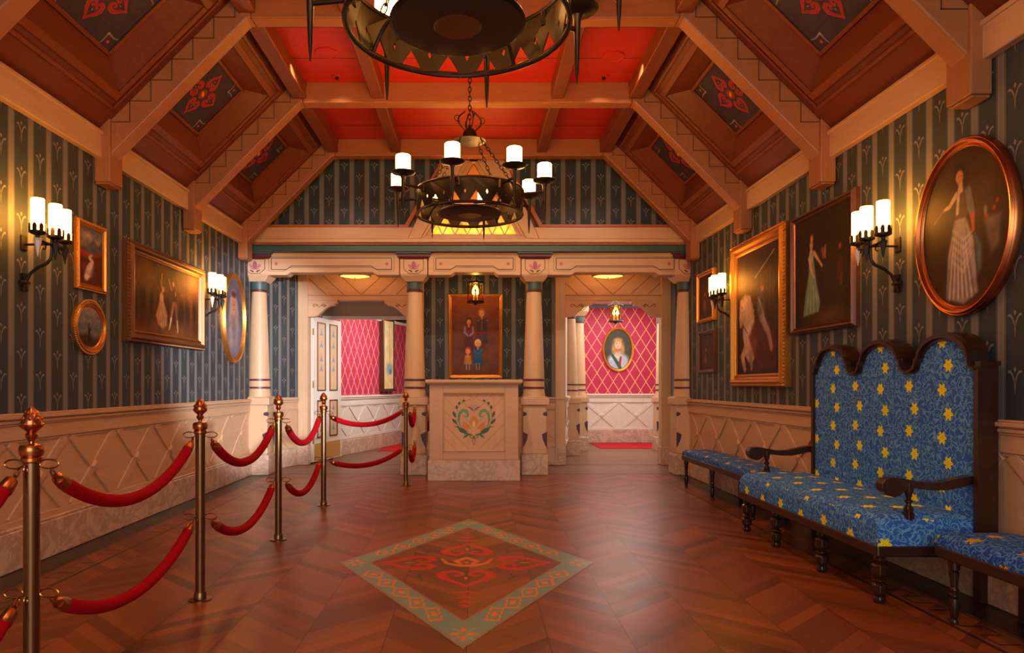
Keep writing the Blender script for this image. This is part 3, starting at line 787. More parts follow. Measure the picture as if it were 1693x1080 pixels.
def column(x, y, label, full=True, cat='column', sc=1.0, grp='pale columns with maroon rings', proto=[]):
    if proto: return dup(proto[0], (x, y, 0), 0, label)
    r = empty('round_column', (x, y, 0), label=label, cat=cat, group=grp)
    m = MB(); m.box(-.175, .175, -.175, .175, 0, .265); m.box(-.165, .165, -.165, .165, .265, .28); m.build('marble_base', 'marble', r, bevel=.008)
    pd = MB()
    pr = [(-.158, .28), (.158, .28), (.158, .93), (-.158, .93)]
    pd.box(-.158, .158, -.158, .158, .28, .93); body = pd.build('pedestal', 'pale_z', r, bevel=.012, seg=2)
    m = MB()
    for s_ in (-1, 1):
        for f in (0, 1):
            # scooped recess darts on the front and inner faces
            T = (lambda a, z, t: (a, -.1585-t, z)) if f == 0 else (lambda a, z, t: (.1585+t, a, z))
            e1 = [(s_*(.159), .835)]+[(s_*(.159-.055*math.sin(q)), .81+.028*math.cos(q)) for q in np.linspace(0, PI, 9)]+[(s_*.159, .782)]
            m.prism(e1, 0, .003, T)
            e2 = [(s_*.159, .575), (s_*.092, .54), (s_*.105, .47), (s_*.135, .40), (s_*.159, .36)]
            m.prism(e2, 0, .003, T)
    m.build('purple_dart', 'purple', body)
    m = MB(); m.box(-.188, .188, -.188, .188, .93, 1.025); m.box(-.165, .165, -.165, .165, 1.025, 1.04); m.build('pedestal_cap', 'pale', r, bevel=.010, seg=2)
    m = MB(); m.lathe([(.150, 1.04), (.150, 1.07), (.144, 1.09), (.142, 1.14), (.140, 1.25), (.126, 1.7), (.108, 2.2), (.096, 2.44)], n=32)
    sh = m.build('shaft', 'pale_z', r, smooth=True)
    for z in (1.145, 1.250):
        m = MB(); m.lathe([(.143, z), (.152, z+.004), (.152, z+.022), (.143, z+.026)], n=32); m.build('maroon_ring', 'maroon', sh, smooth=True)
    m = MB(); m.lathe([(.100, 2.438), (.112, 2.446), (.112, 2.46), (.100, 2.47)], n=28); m.build('neck_ring', 'maroon', r, smooth=True)
    m = MB(); m.lathe([(.105, 2.47), (.108, 2.49), (.106, 2.57)], n=28); m.build('teal_neck', 'teal', r, smooth=True)
    m = MB()
    ws = ((2.57, .115), (2.645, .176), (2.655, .180), (2.86, .180))
    for (za, wa), (zb, wb) in zip(ws, ws[1:]):
        m.hexa([(-wa, -wa, za), (wa, -wa, za), (wa, wa, za), (-wa, wa, za), (-wb, -wb, zb), (wb, -wb, zb), (wb, wb, zb), (-wb, wb, zb)])
    cp = m.build('capital', 'pale', r, bevel=.004)
    m = MB(); o = [(-.13, .185), (.13, .185), (.13, .055), (.06, -.005), (-.06, -.005), (-.13, .055)]
    for i in range(6): m.board((o[i][0], -.1805, 2.672+o[i][1]), (o[(i+1) % 6][0], -.1805, 2.672+o[(i+1) % 6][1]), .008, .002, (0, -1, 0))
    m.build('incised_border', 'line', cp)
    m = MB()
    def leaf(cx, cz, rx, rz, rot, mi):
        pts = []
        for q in np.linspace(0, 2*PI, 12, endpoint=False):
            a, c = rx*math.sin(q)*abs(math.sin(q))**.3, rz*math.cos(q)
            pts.append((cx+a*math.cos(rot)+c*math.sin(rot), cz-a*math.sin(rot)+c*math.cos(rot)))
        m.prism(pts, -.1812-.001*(rot == 0), -.1835-.001*(rot == 0), lambda x_, z_, t: (x_, t, z_), mi)
    leaf(-.045, 2.755, .020, .05, -.65, 1); leaf(.045, 2.755, .020, .05, .65, 1); leaf(0, 2.775, .030, .058, 0, 0)
    leaf(-.045, 2.705, .008, .03, -1.25, 2); leaf(.045, 2.705, .008, .03, 1.25, 2); leaf(-.03, 2.69, .006, .018, 1.5, 2); leaf(.03, 2.69, .006, .018, 1.5, 2)
    m.build('painted_tulip', ['pink_t', 'pink_t2', 'line'], cp)
    m = MB()
    for za, wa, zb, wb in ((2.86, .182, 2.885, .215), (2.885, .215, 2.92, .215)):
        m.hexa([(-wa, -wa, za), (wa, -wa, za), (wa, wa, za), (-wa, wa, za), (-wb, -wb, zb), (wb, -wb, zb), (wb, wb, zb), (-wb, wb, zb)])
    m.build('maroon_moulding', 'maroon', r, bevel=.004)
    m = MB(); m.box(-.235, .235, -.235, .20, 2.92, 3.035); m.build('teal_abacus', 'teal', r, bevel=.006)
    proto.append(r); return r
M['pink_t'] = plain('mauve_petal', rgb(160, 92, 110)); M['pink_t2'] = plain('pink_petal', rgb(196, 116, 122))
for x, lab in cols: column(x, YC, lab)

# passage ceiling
m = MB(); m.box(XL-.1, 3.2, 9.6, 10.6, 2.95, 3.05); struct(m.build('ceiling_passage', 'pale'), 'low pale ceiling of the passage behind the columns')

# ------------------------------------------------------------------ doorway frames
def doorway(x0, x1, idx, label):
    Y = 10.5; zt = 2.458
    r = empty('trim_%d' % idx, (0, 0, 0), kind='structure', label=label)
    m = MB()
    for xa, xb in ((x0, x0+.15), (x1-.15, x1)): m.box(xa, xb, Y-.05, Y+.12, .26, 2.95)
    m.build('jamb_post', 'pale_z', r, bevel=.008)
    m = MB()
    for xa, xb in ((x0-.01, x0+.16), (x1-.16, x1+.01)): m.box(xa, xb, Y-.06, Y+.13, 0, .27)
    m.build('marble_base', 'marble', r, bevel=.006)
    m = MB(); m.box(x0+.15, x1-.15, Y-.03, Y+.12, zt, 2.53); m.box(x0+.15, x1-.15, Y-.045, Y+.12, 2.53, 2.545); m.build('head_rail', 'pale', r, bevel=.005)
    m = MB(); m.box(x0+.15, x1-.15, Y, Y+.12, 2.54, 2.96); hd = m.build('boarded_header', 'pale', r)
    m = MB(); xm = (x0+x1)/2
    for q in range(-6, 9):
        # slanting joints that meet in a V above the middle
        c = 2.46+q*.21*0+q*.0
    for side in (-1, 1):
        for q in range(0, 8):
            a = xm+side*(.0+q*.26); za = 2.545; zb = 2.955; L = zb-za
            if abs(a-xm)-.0 > (x1-x0)/2+.2: continue
            pa = (a, za); pb = (a+side*L*1.1, zb)
            lim = (x1-x0)/2-.15
            if abs(pa[0]-xm) > lim: continue
            if abs(pb[0]-xm) > lim:
                t = (lim-abs(pa[0]-xm))/(abs(pb[0]-xm)-abs(pa[0]-xm)); pb = (xm+side*lim, za+(zb-za)*t)
            m.board((pa[0], Y-.0005, pa[1]), (pb[0], Y-.0005, pb[1]), .008, .002, (0, -1, 0))
    m.build('board_joint', 'line', hd)
    for side, xe in ((1, x0+.15), (-1, x1-.15)):
        m = MB(); p = [(0, 0), (.44, 0), (.44, -.05), (.40, -.05), (.40, -.075), (.34, -.08), (.27, -.115), (.20, -.18), (.15, -.225), (.09, -.245), (0, -.25)]
        m.prism([(xe+side*a, zt+c) for a, c in p], Y-.035, Y+.08, lambda x, z, t: (x, t, z)); cb = m.build('corbel', 'pale', r, bevel=.004)
        m = MB(); 
        for cx_, sg in ((.10, 1), (.24, -1)):
            pts = [(xe+side*(cx_+.035*(1-t*.7)*math.cos(5*t)*sg), Y-.037, zt-.085+.035*(1-t*.7)*math.sin(5*t)) for t in np.linspace(0, 1.2, 14)]
            m.tube(pts, .004, 5)
        m.tube([(xe+side*a, Y-.037, zt-.085+c) for a, c in ((.13, .02), (.17, -.02), (.21, .01), (.28, .0))], .004, 5)
        m.build('carved_scroll', 'line', cb)
    return r
doorway(-2.64, -.76, 22, 'pale timber frame of the left doorway with scrolled corbels')
doorway(1.20, 2.93, 23, 'pale timber frame of the right doorway with scrolled corbels')

# open door leaf in the left doorway
dr = empty('door_1', (-2.47, 10.62, 0), math.atan2(.93, .26)*1.0, label='white panelled door leaf standing open in the left doorway', kind='structure')
m = MB(); m.box(0, .95, -.022, .022, .02, 2.235); leaf_ = m.build('leaf', 'white', dr, bevel=.004)
PT = Paint(.20, 1.1, .006)
m = MB(); mo = MB()
for xa in (.13, .53):
    for za, zb in ((1.10, 2.16), (.38, .96)):
        w_ = .27
        for q in (-1, 1):
            for (a0, a1, b0, b1) in ((xa, xa+w_, za, za+.02), (xa, xa+w_, zb-.02, zb), (xa, xa+.02, za, zb), (xa+w_-.02, xa+w_, za, zb)): m.box(a0, a1, q*.022, q*.034, b0, b1)
            mo.box(xa+.02, xa+w_-.02, q*.0222, q*.024, za+.02, zb-.02)
            for zz in np.arange(za+.2, zb-.1, .28):
                pass
m.build('panel_moulding', 'gold_dk', dr, bevel=.003); mo.build('panel', 'pale_z', dr)
m = MB()
for xa in (.13, .53):
    for zz in (2.0, 1.82, 1.6, 1.45, .84, .68, .52):
        c = xa+.135; q = -.0245
        for (dx, dz, rx, rz) in ((0, 0, .018, .035), (.03, -.03, .012, .02), (-.03, -.03, .012, .02), (0, .05, .009, .016)):
            m.prism([(c+dx+rx*math.sin(t), zz+dz+rz*math.cos(t)) for t in np.linspace(0, 2*PI, 8, endpoint=False)], q, q-.001, lambda x, z, t: (x, t, z))
m.build('painted_flower', plain('blue_grey_paint', rgb(110, 130, 160)), dr)
m = MB(); m.box(.04, .91, -.026, .026, .04, .30); m.build('kick_plate', plain('polished_brass_plate', rgb(206, 166, 84), .45, .35), dr, bevel=.002)
m = MB()
for z in (.35, 1.2, 2.0): m.tube([(0, -.03, z-.05), (0, -.03, z+.05)], .012, 8)
m.build('hinge', 'brass', dr)

# ------------------------------------------------------------------ corridors beyond
q0, q1 = Vector((-2.62, 10.72)), Vector((-1.51, 14.26)); dd = (Vector((-1.51, 14.26))-Vector((-2.25, 11.9))).normalized()
A = Vector((-2.25, 11.9))-dd*1.25; B = Vector((-1.51, 14.26))+dd*2.4; nn = (dd.y, -dd.x, 0)
wc = struct(wallpaper('wall_corridor_left', tuple(A), tuple(B), .9, 2.42, nn, mats=('pink', 'pink'), motif=False), 'pink trellis papered wall seen through the left doorway')
wainscot(wc, tuple(A), tuple(B), nn, 'white', k0=.45)
m = MB(); P3 = lambda p, z, o: (p.x+nn[0]*o, p.y+nn[1]*o, z)
m.hexa([P3(A, 2.40, 0), P3(B, 2.40, 0), P3(B, 2.40, .05), P3(A, 2.40, .05), P3(A, 2.45, 0), P3(B, 2.45, 0), P3(B, 2.45, .07), P3(A, 2.45, .07)])
m.build('cornice', 'white', wc)
baseboard('baseboard_corridor_left', tuple(A), tuple(B), nn, 'pale marble skirting seen through the left doorway')
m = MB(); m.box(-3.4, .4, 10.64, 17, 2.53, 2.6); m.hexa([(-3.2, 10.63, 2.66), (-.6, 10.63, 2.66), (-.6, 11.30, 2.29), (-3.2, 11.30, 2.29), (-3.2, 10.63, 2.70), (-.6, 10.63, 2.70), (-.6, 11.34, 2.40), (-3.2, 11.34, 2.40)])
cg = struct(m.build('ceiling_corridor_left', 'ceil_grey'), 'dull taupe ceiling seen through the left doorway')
m = MB(); m.box(-3.2, -.6, 11.27, 11.36, 2.265, 2.30); m.box(-3.2, -.6, 11.30, 11.36, 2.25, 2.54); m.build('cornice_strip', 'white', cg)
m = MB(); m.box(-.6, -.5, 10.62, 16.5, 0, 2.6); m.box(-3.3, -.5, 16.4, 16.5, 0, 2.6); struct(m.build('wall_corridor_inner', 'plaster'), 'plain wall dividing the two corridors')
# right corridor
wb = struct(wallpaper('wall_corridor_right', (1.6, 14.5), (4.0, 14.5), .9, 2.78, (0, -1, 0), u0=.20, mats=('pink', 'pink'), motif=False), 'pink trellis papered wall facing the right doorway')
wainscot(wb, (1.9, 14.5), (4.0, 14.5), (0, -1, 0), 'white', k0=.72, step=.72)
baseboard('baseboard_corridor_right', (1.6, 14.5), (4.0, 14.5), (0, -1, 0), 'pale marble skirting under the oval portrait')
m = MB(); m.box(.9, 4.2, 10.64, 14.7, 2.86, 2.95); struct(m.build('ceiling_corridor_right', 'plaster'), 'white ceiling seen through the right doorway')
wj = struct(wallpaper('wall_corridor_side', (1.36, 10.62), (1.70, 12.7), .9, 2.86, (.98, -.16, 0), mats=('white', 'white'), motif=False), 'white side wall just inside the right doorway')
wainscot(wj, (1.36, 10.62), (1.70, 12.7), (.98, -.16, 0), 'white', k0=.5)
wj2 = struct(wallpaper('wall_corridor_far_side', (1.70, 12.7), (2.05, 14.5), .9, 2.86, (.98, -.16, 0), mats=('pink', 'pink'), motif=False), 'pink papered return wall beside the corridor columns')
wainscot(wj2, (1.70, 12.7), (2.05, 14.5), (.98, -.16, 0), 'white', k0=.5)
m = MB(); m.box(3.75, 3.85, 10.6, 14.6, 0, 2.9); m.box(2.93, 3.85, 10.62, 10.7, 0, 2.9); struct(m.build('wall_corridor_end', 'plaster'), 'plain right side wall of the right corridor')
for x, y, lab in ((1.63, 11.95, 'white column just inside the right doorway, nearer of the pair'), (1.90, 12.8, 'white column just inside the right doorway, farther of the pair'), (3.42, 12.8, 'pale column at the right edge inside the right doorway')):
    c = column(x, y, lab)
    c.scale = (.86, .86, .95) 
    c['group'] = 'columns in the right corridor'
# rugs
for x0, x1, y0, y1, lab in ((2.35, 3.7, 13.1, 14.3, 'red rug on the floor beyond the right doorway'), (-1.75, -.7, 12.6, 15.2, 'red rug on the floor beyond the left doorway')):
    m = MB(); m.box(x0, x1, y0, y1, 0, .008); o = m.build('red_rug', 'rug'); tag(o, lab, 'rug', 'red rugs in the corridors')
    m = MB(); m.box(x0+.08, x1-.08, y0+.08, y0+.1, .008, .0095); m.box(x0+.08, x0+.1, y0+.08, y1-.1, .008, .0095); m.build('rug_border', 'maroon', o)
# banner in a box frame on the slanting pink wall
bt = Vector((-1.74, 13.53)); ang = math.atan2(dd.y, dd.x)
bn = empty('wall_banner', (bt.x, bt.y, 1.12), ang-PI/2, label='tall narrow pale banner in a dark box frame on the pink wall', cat='banner')
m = MB(); m.box(0, .10, -.25, -.215, 0, 1.33); m.box(0, .10, .215, .25, 0, 1.33); m.box(0, .12, -.27, .27, -.05, 0); m.box(0, .10, -.25, .25, 1.30, 1.34); m.build('box_frame', 'frame_dk', bn, bevel=.005)
P = Paint(.43, 1.30, .012, (226, 200, 140)); P.rough(.12, 9, 4)
P.blob(.21, .12, .10, .12, (236, 200, 90), .9, .5); P.blob(.26, .38, .17, .14, (120, 160, 180), .8, .5); P.blob(.3, .33, .08, .07, (80, 120, 160), .8, .5)
P.stroke([(.26, .45), (.26, 1.2)], .02, (150, 120, 70), .8); P.stroke([(.16, .6), (.20, 1.1)], .012, (180, 140, 80), .7)
for t in np.linspace(0, 1, 5): P.stroke([(.26, .06), (.06+.4*t, .22)], .014, (250, 226, 150), .8)
P.mesh('painted_cloth', lambda U, V: (.085, U-.215, V), 'canvas', bn)

# ================================================================== THE THINGS
# ------------------------------------------------------------------ podium
pdm = empty('podium', (-.011, 8.72, 0), label='pale timber reception podium with marble foot and painted floral crest', cat='podium')
m = MB(); m.box(-.575, .575, 0, .56, 0, .25); m.box(-.567, .567, .008, .56, .25, .26); m.build('marble_foot', 'marble', pdm, bevel=.008, seg=2)
m = MB(); zs = (.26, 1.20); hb = .555
m.box(-hb, hb, .04, .55, .26, 1.2); m.box(-hb, -.385, .018, .04, .26, 1.2); m.box(.385, hb, .018, .04, .26, 1.2)
m.box(-.385, .385, .018, .04, .26, .366); m.box(-.385, .385, .018, .04, 1.098, 1.2)
m.build('body', 'pale', pdm, bevel=.005)
m = MB()
for a0, a1, c0, c1 in ((-.385, .385, .366, .376), (-.385, .385, 1.088, 1.098), (-.385, -.375, .366, 1.098), (.375, .385, .366, 1.098)): m.box(a0, a1, .012, .04, c0, c1)
m.build('panel_moulding', 'pale_z', pdm, bevel=.003)
m = MB(); m.box(-.585, .585, -.010, .57, 1.2, 1.212)
m.box(-.605, .605, -.03, .59, 1.222, 1.262); m.box(-.593, .593, -.018, .58, 1.21, 1.224); m.build('countertop', 'pale', pdm, bevel=.012, seg=3)
P = Paint(.75, .712, .0045); W, H = .75, .712; P.C[:] = np.array((205, 160, 122))/255.
k_ = W/915.; fx = lambda x: (x-28)*k_; fy = lambda y: H-(y-90)*k_*.99
def ST(pts, w, c, a=1): P.stroke([(fx(p[0]), fy(p[1]), (p[2] if len(p) > 2 else w)*k_/2) for p in pts], 0, c, a)
def MIR(f):
    global fx
    o = fx; f(); fx = lambda x: o(970-x); f(); fx = o
J = (140, 84, 50)
for c in (180, 390, 600, 810, 1020, 1230):   # V joints (tip on the centre line)
    y = c
    def vj():
        ST([(485, y), (485-460, y-460)], 5, J, .8)
    MIR(vj)
G1, G2, G3 = (74, 96, 66), (118, 158, 108), (96, 140, 96)
def crest():
    ST([(425, 183, 4), (340, 210, 5), (270, 260, 6), (230, 330, 6), (212, 420, 7), (212, 500, 8), (235, 580, 9), (290, 660, 9), (380, 720, 9), (470, 745, 8)], 6, (110, 96, 60))
    for (a, c_, l, r) in ((330, 200, 50, .9), (262, 240, 60, 1.2), (222, 300, 70, 1.5), (186, 410, 110, 1.9), (192, 520, 120, 2.3), (330, 660, 150, 2.5)):
        P.blob(fx(a), fy(c_), l*k_/2*1.0, 16*k_+l*.07*k_, G1, 1, .25, (r if fx(100) < fx(200) else PI-r))
    ST([(180, 600, 3), (240, 600, 24), (290, 660, 52), (360, 700, 36), (440, 722, 6)], 0, (66, 110, 84))
    ST([(460, 725, 14), (400, 720, 24), (350, 745, 26), (325, 785, 6)], 0, (70, 116, 90)); ST([(400, 715, 20), (370, 755, 16), (355, 770, 4)], 0, (70, 116, 90))
    ST([(275, 590, 10), (250, 500, 34), (262, 400, 46), (320, 348, 50), (375, 365, 48), (398, 415, 36), (385, 450, 22), (355, 445, 16), (345, 420, 8)], 0, G2)
    ST([(285, 620, 6), (262, 540, 14), (255, 430, 16)], 0, G3, .8)
    P.blob(fx(372), fy(605), 88*k_, 55*k_, (210, 140, 70), 1, .3, (-.9 if fx(100) < fx(200) else .9))
    ST([(320, 510, 4), (350, 600, 40), (440, 690, 16)], 0, (214, 148, 78))
    ST([(400, 650, 14), (480, 705, 6)], 0, (240, 196, 120)); P.blob(fx(415), fy(655), 32*k_, 12*k_, (244, 204, 130), 1, .4, (-.6 if fx(100) < fx(200) else .6))
    ST([(380, 298, 4), (420, 300, 18), (455, 330, 20), (485, 358, 6)], 0, (104, 78, 92))
    ST([(430, 260, 6), (455, 285, 20), (485, 340, 14)], 0, (176, 150, 160), .9)
    ST([(485, 750, 10), (440, 735, 8), (420, 760, 9), (450, 778, 9), (485, 752, 8)], 0, (96, 110, 70))
    P.blob(fx(212), fy(684), 16*k_, 16*k_, (240, 160, 110), 1, .3)
MIR(crest)
P.blob(fx(485), fy(520), 75*k_, 92*k_, (212, 144, 70), 1, .25); P.blob(fx(485), fy(280), 26*k_, 52*k_, (190, 160, 160), .9, .4)
P.blob(fx(485), fy(560), 26*k_, 56*k_, (246, 208, 130), 1, .35); ST([(485, 520, 6), (485, 720, 12)], 0, (242, 198, 110))
P.blob(fx(485), fy(157), 16*k_, 16*k_, (244, 170, 120), 1, .3)
ST([(485, 750, 10), (468, 800, 9), (470, 850, 9), (485, 880, 9), (500, 850, 9), (502, 800, 9), (485, 750, 10)], 0, (90, 112, 74)); P.blob(fx(485), fy(768), 18*k_, 22*k_, (86, 120, 80), 1, .3)
P.mesh('painted_crest', lambda U, V: (U-.375, .0385+0*U, V+.376), 'podium_paint', pdm)

# ------------------------------------------------------------------ floor inlay
HX, HY = .853, 1.54
P = Paint(2*HX, 2*HY, .0095); P.C[:] = np.array((120, 60, 30))/255.
X = P.U-HX; Y = P.V-HY; Ld = np.abs(X)/HX+np.abs(Y)/HY
TE = (112, 150, 132); OR = (240, 118, 34)
P.A[:] = 0
P.put(np.clip((Ld-.75)/.006+.5, 0, 1), TE, 1)
for L0 in (.757, .985): P.put(1-np.abs(Ld-L0)/.009, (206, 84, 40), 1)
al = np.abs(Y)/HY; al = np.abs(Y)/HY/np.maximum(Ld, 1e-6)            # 0 at the side tips, 1 at the front and back tips
wd_ = (Ld-.87)/.095
tt = al*7.0; ti = np.floor(tt); tf = (tt-ti-.5)*2
dm = np.abs(tf)+np.abs(wd_)
ok = ((ti >= 1) & (ti <= 5)).astype(float)
P.put((1-np.abs(dm-.90)/.14)*3*ok, OR, 1); P.put((.42-dm)/.1*ok, OR, 1)
for cx, cy in ((HX, HY-1.35), (HX, HY+1.35), (HX-.745, HY), (HX+.745, HY)):
    fr = (cy < HY-1)
    for q in range(4):
        r = q*PI/2; P.blob(cx+.040*math.cos(r), cy+.06*math.sin(r), .035 if q % 2 == 0 else .018, .018 if q % 2 == 0 else .035, OR, 1, .3)
        P.stroke([(cx+.03*math.cos(r+.785), cy+.05*math.sin(r+.785)), (cx+.075*math.cos(r+.785), cy+.11*math.sin(r+.785))], .008, (206, 170, 90), .9)
for cx, cy, sx, sy in ((HX, HY-1.155, 0, 0),):
    pass
RD = (208, 16, 16)
for q, (hx, hy, r) in enumerate(((.385, 0, PI/2), (-.385, 0, -PI/2), (0, -.38, 0), (0, .38, PI))):
    for hp in heart_pts(.36, .36, HX+hx, HY+hy, r): P.stroke(hp, 0, RD, 1, .012)
    P.blob(HX+hx, HY+hy, .05 if q < 2 else .016, .016 if q < 2 else .04, (214, 120, 40), 1, .4)
P.stroke([(HX-.17, HY+.10, .010), (HX-.13, HY-.02, .018), (HX-.04, HY-.08, .028), (HX+.04, HY-.08, .028), (HX+.13, HY-.02, .018), (HX+.17, HY+.10, .010)], 0, (226, 116, 36), 1)
P.stroke([(HX-.04, HY-.04, .012), (HX-.07, HY+.04, .02), (HX, HY+.13, .026), (HX+.07, HY+.04, .02), (HX+.04, HY-.04, .012)], 0, (226, 116, 36), 1); P.blob(HX, HY, .02, .03, (214, 110, 40), 1, .4)
for sx in (-1, 1):
    for sy in (-1, 1):
        cx, cy = HX+sx*.30, HY+sy*.33
        for dy in (-.055, 0, .055): P.stroke([(cx, cy, .016), (cx+sx*.03*(dy == 0)-sx*.03, cy+dy*1.3, .006)], 0, (52, 52, 54), .9)
        P.stroke([(cx, cy, .012), (cx+sx*.07, cy+.015, .008), (cx+sx*.13, cy, .004)], 0, (60, 52, 50), .9)
for sy in (-1, 1):
    for dy, w_ in ((.66, .09), (.76, .06), (.84, .03)):
        P.stroke([(HX-w_, HY+sy*(dy+.03), .005), (HX, HY+sy*dy, .02), (HX+w_, HY+sy*(dy+.03), .005)], 0, RD, .9)
    P.blob(HX, HY+sy*.92, .035, .03, RD, .9, .3)
o = P.mesh('floor_inlay', lambda U, V: (U-HX, V-HY, .0015+0*U), 'inlay', mask=lambda u, v: (np.abs(u-HX)/HX+np.abs(v-HY)/HY) < 1.0, loc=(-.055, 4.72, 0))
tag(o, 'diamond shaped floor inlay with four red hearts and a teal border', 'floor inlay')

# ------------------------------------------------------------------ chandeliers
def link_chain(m, p, q, L=.05, r=.0045, w=.013, mi=0, sag=0):
    p = Vector(p); q = Vector(q); n = max(2, int((q-p).length/(L*.72))); d = (q-p).normalized()
    a = d.cross(Vector((0, 1, 0)) if abs(d.y) < .9 else Vector((1, 0, 0))).normalized(); b = d.cross(a)
    for i in range(n):
        t = (i+.5)/n; c = p+(q-p)*t+Vector((0, 0, -sag*4*t*(1-t))); s_ = a if i % 2 else b
        m.tube([c+d*(L/2*math.cos(u))+s_*(w*math.sin(u)) for u in np.linspace(0, 2*PI, 10, endpoint=False)], r, 5, mi, closed=True)
def chandelier(loc, label):
    R = .48; H = .215
    r = empty('chandelier', loc, label=label, cat='chandelier', group='iron ring chandeliers')
    # band with triangular and diamond cut-outs
    N = 16; m = MB()
    for i in range(N):
        th = 2*PI*i/N; D = 2*PI/N
        top = [(t*D, H) for t in (1, .833, .667, .5, .333, .167, 0)]
        bot = [(t*D, 0) for t in (0, .167, .333, .5, .667, .833, 1)]
        outl = bot+top
        tri = [(.04*D, .018), (.31*D, .098), (.58*D, .018)]
        c = .81*D; dia = [(c-.05*D, .092), (c, .112), (c+.05*D, .092), (c, .072)]
        allp = outl+tri+dia
        tr = tessellate_polygon([[Vector((a, z, 0)) for a, z in outl], [Vector((a, z, 0)) for a, z in tri], [Vector((a, z, 0)) for a, z in dia]])
        m.add([(R*math.cos(th+a), R*math.sin(th+a), z) for a, z in allp], [tuple(t) for t in tr])
    bd = m.build('ring_band', 'iron', r, solid=.006)
    m = MB()
    for z in (0, H): m.tube([(R*math.cos(a), R*math.sin(a), z) for a in np.linspace(0, 2*PI, 48, endpoint=False)], .011, 8, closed=True)
    m.build('band_rim', 'iron', bd, smooth=True)
    m = MB(); m.lathe([(.27, .0), (.28, .006), (.28, .03), (.27, .034)], n=48); ds = m.build('centre_disc', 'iron_in', r, smooth=True)
    m = MB(); m.tube([(.28*math.cos(a), .28*math.sin(a), .018) for a in np.linspace(0, 2*PI, 48, endpoint=False)], .013, 8, closed=True)
    m.build('disc_rim', 'iron', ds, smooth=True)
    m = MB(); m.lathe([(.098, -.006), (.104, -.001), (.098, .004)], n=36); m.build('disc_boss', 'gold_dk', ds)
    for k in range(4):
        m = MB()
        a = PI/4+k*PI/2+.2; c, s_ = math.cos(a), math.sin(a)
        m.tube([((.26+.22*t)*c, (.26+.22*t)*s_, .02+.12*math.sin(PI*t)) for t in np.linspace(0, 1, 14)], .009, 7)
        m.build('support_hoop', 'iron', r, smooth=True)
    RC = .68
    for k in range(8):
        ph = math.radians(-11.6+45*k); x, y = RC*math.sin(ph), -RC*math.cos(ph); u = Vector((math.sin(ph), -math.cos(ph), 0))
        hz = .245
        m = MB(); m.lathe([(.006, -.02), (.022, 0), (.055, .012), (.094, .022), (.105, .034), (.100, .038), (.060, .030), (.0, .030)], (x, y, hz), 24)
        m.build('drip_dish', 'iron', r, smooth=True)
        m = MB(); m.lathe([(.060, 0), (.063, .004), (.063, .142), (.058, .148), (.02, .146)], (x, y, hz+.03), 24)
        m.build('candle', 'candle', r, smooth=True)
        m = MB(); m.lathe([(.003, -.33), (.010, -.25), (.019, -.02), (.026, 0)], (x, y, hz), 12)
        m.tube([(x-u.x*.0, y-u.y*.0, hz-.07), (u.x*R, u.y*R, hz-.075)], .012, 8)
        m.tube([(u.x*(R+.002), u.y*(R+.002), hz-.105), (u.x*(R+.002), u.y*(R+.002), hz-.04)], .02, 6)
        m.build('spike_arm', 'iron', r, smooth=True)
    m = MB(); zt = .67
    m.lathe([(.0, .001), (.02, .004), (.145, 0), (.15, .004), (.12, .016), (.07, .026), (.066, .05), (.06, .085), (.04, .11), (.018, .125), (.014, .15), (.0, .155)], (0, 0, zt), 28)
    m.build('crown_dome', 'iron', r, smooth=True)
    for k in range(4):
        a = PI/4+k*PI/2+.1; c, s_ = math.cos(a), math.sin(a); m = MB()
        link_chain(m, (.125*c, .125*s_, zt), ((R-.01)*c, (R-.01)*s_, H), L=.055, r=.0042, w=.013)
        m.build('chain', 'iron', r, smooth=True)
    m = MB()
    link_chain(m, (0, 0, zt+.16), (0, 0, 4.31-loc[2]-.03), L=.055, r=.005, w=.014)
    m.build('chain', 'iron', r, smooth=True)
    m = MB()
    for k in range(4):
        a = k*PI/2+.3; c, s_ = math.cos(a), math.sin(a)
        m.tube([((.05+.06*math.sin(t*PI)+.0)*c*(1 if t < .8 else .9), (.05+.06*math.sin(t*PI))*s_, zt+.10+.17*t) for t in np.linspace(0, 1, 10)], .007, 6)
        m.tube([((.115+.028*math.cos(t))*c, (.115+.028*math.cos(t))*s_, zt+.20+.028*math.sin(t)) for t in np.linspace(-2.4, 2.6, 12)], .004, 5)
    m.build('crown_scrolls', 'iron', r, smooth=True)
    m = MB(); m.lathe([(.0, 0), (.07, 0), (.06, -.02), (.02, -.04), (0, -.045)], (0, 0, 4.31-loc[2]), 20); m.build('ceiling_rose', 'iron', r, smooth=True)
    return r
ch = chandelier((-.074, 3.02, 2.74), 'large iron ring chandelier at the top of the picture, nearest')
dup(ch, (-.046, 6.38, 2.74), 0, 'iron ring chandelier with lit candles in front of the gable window')

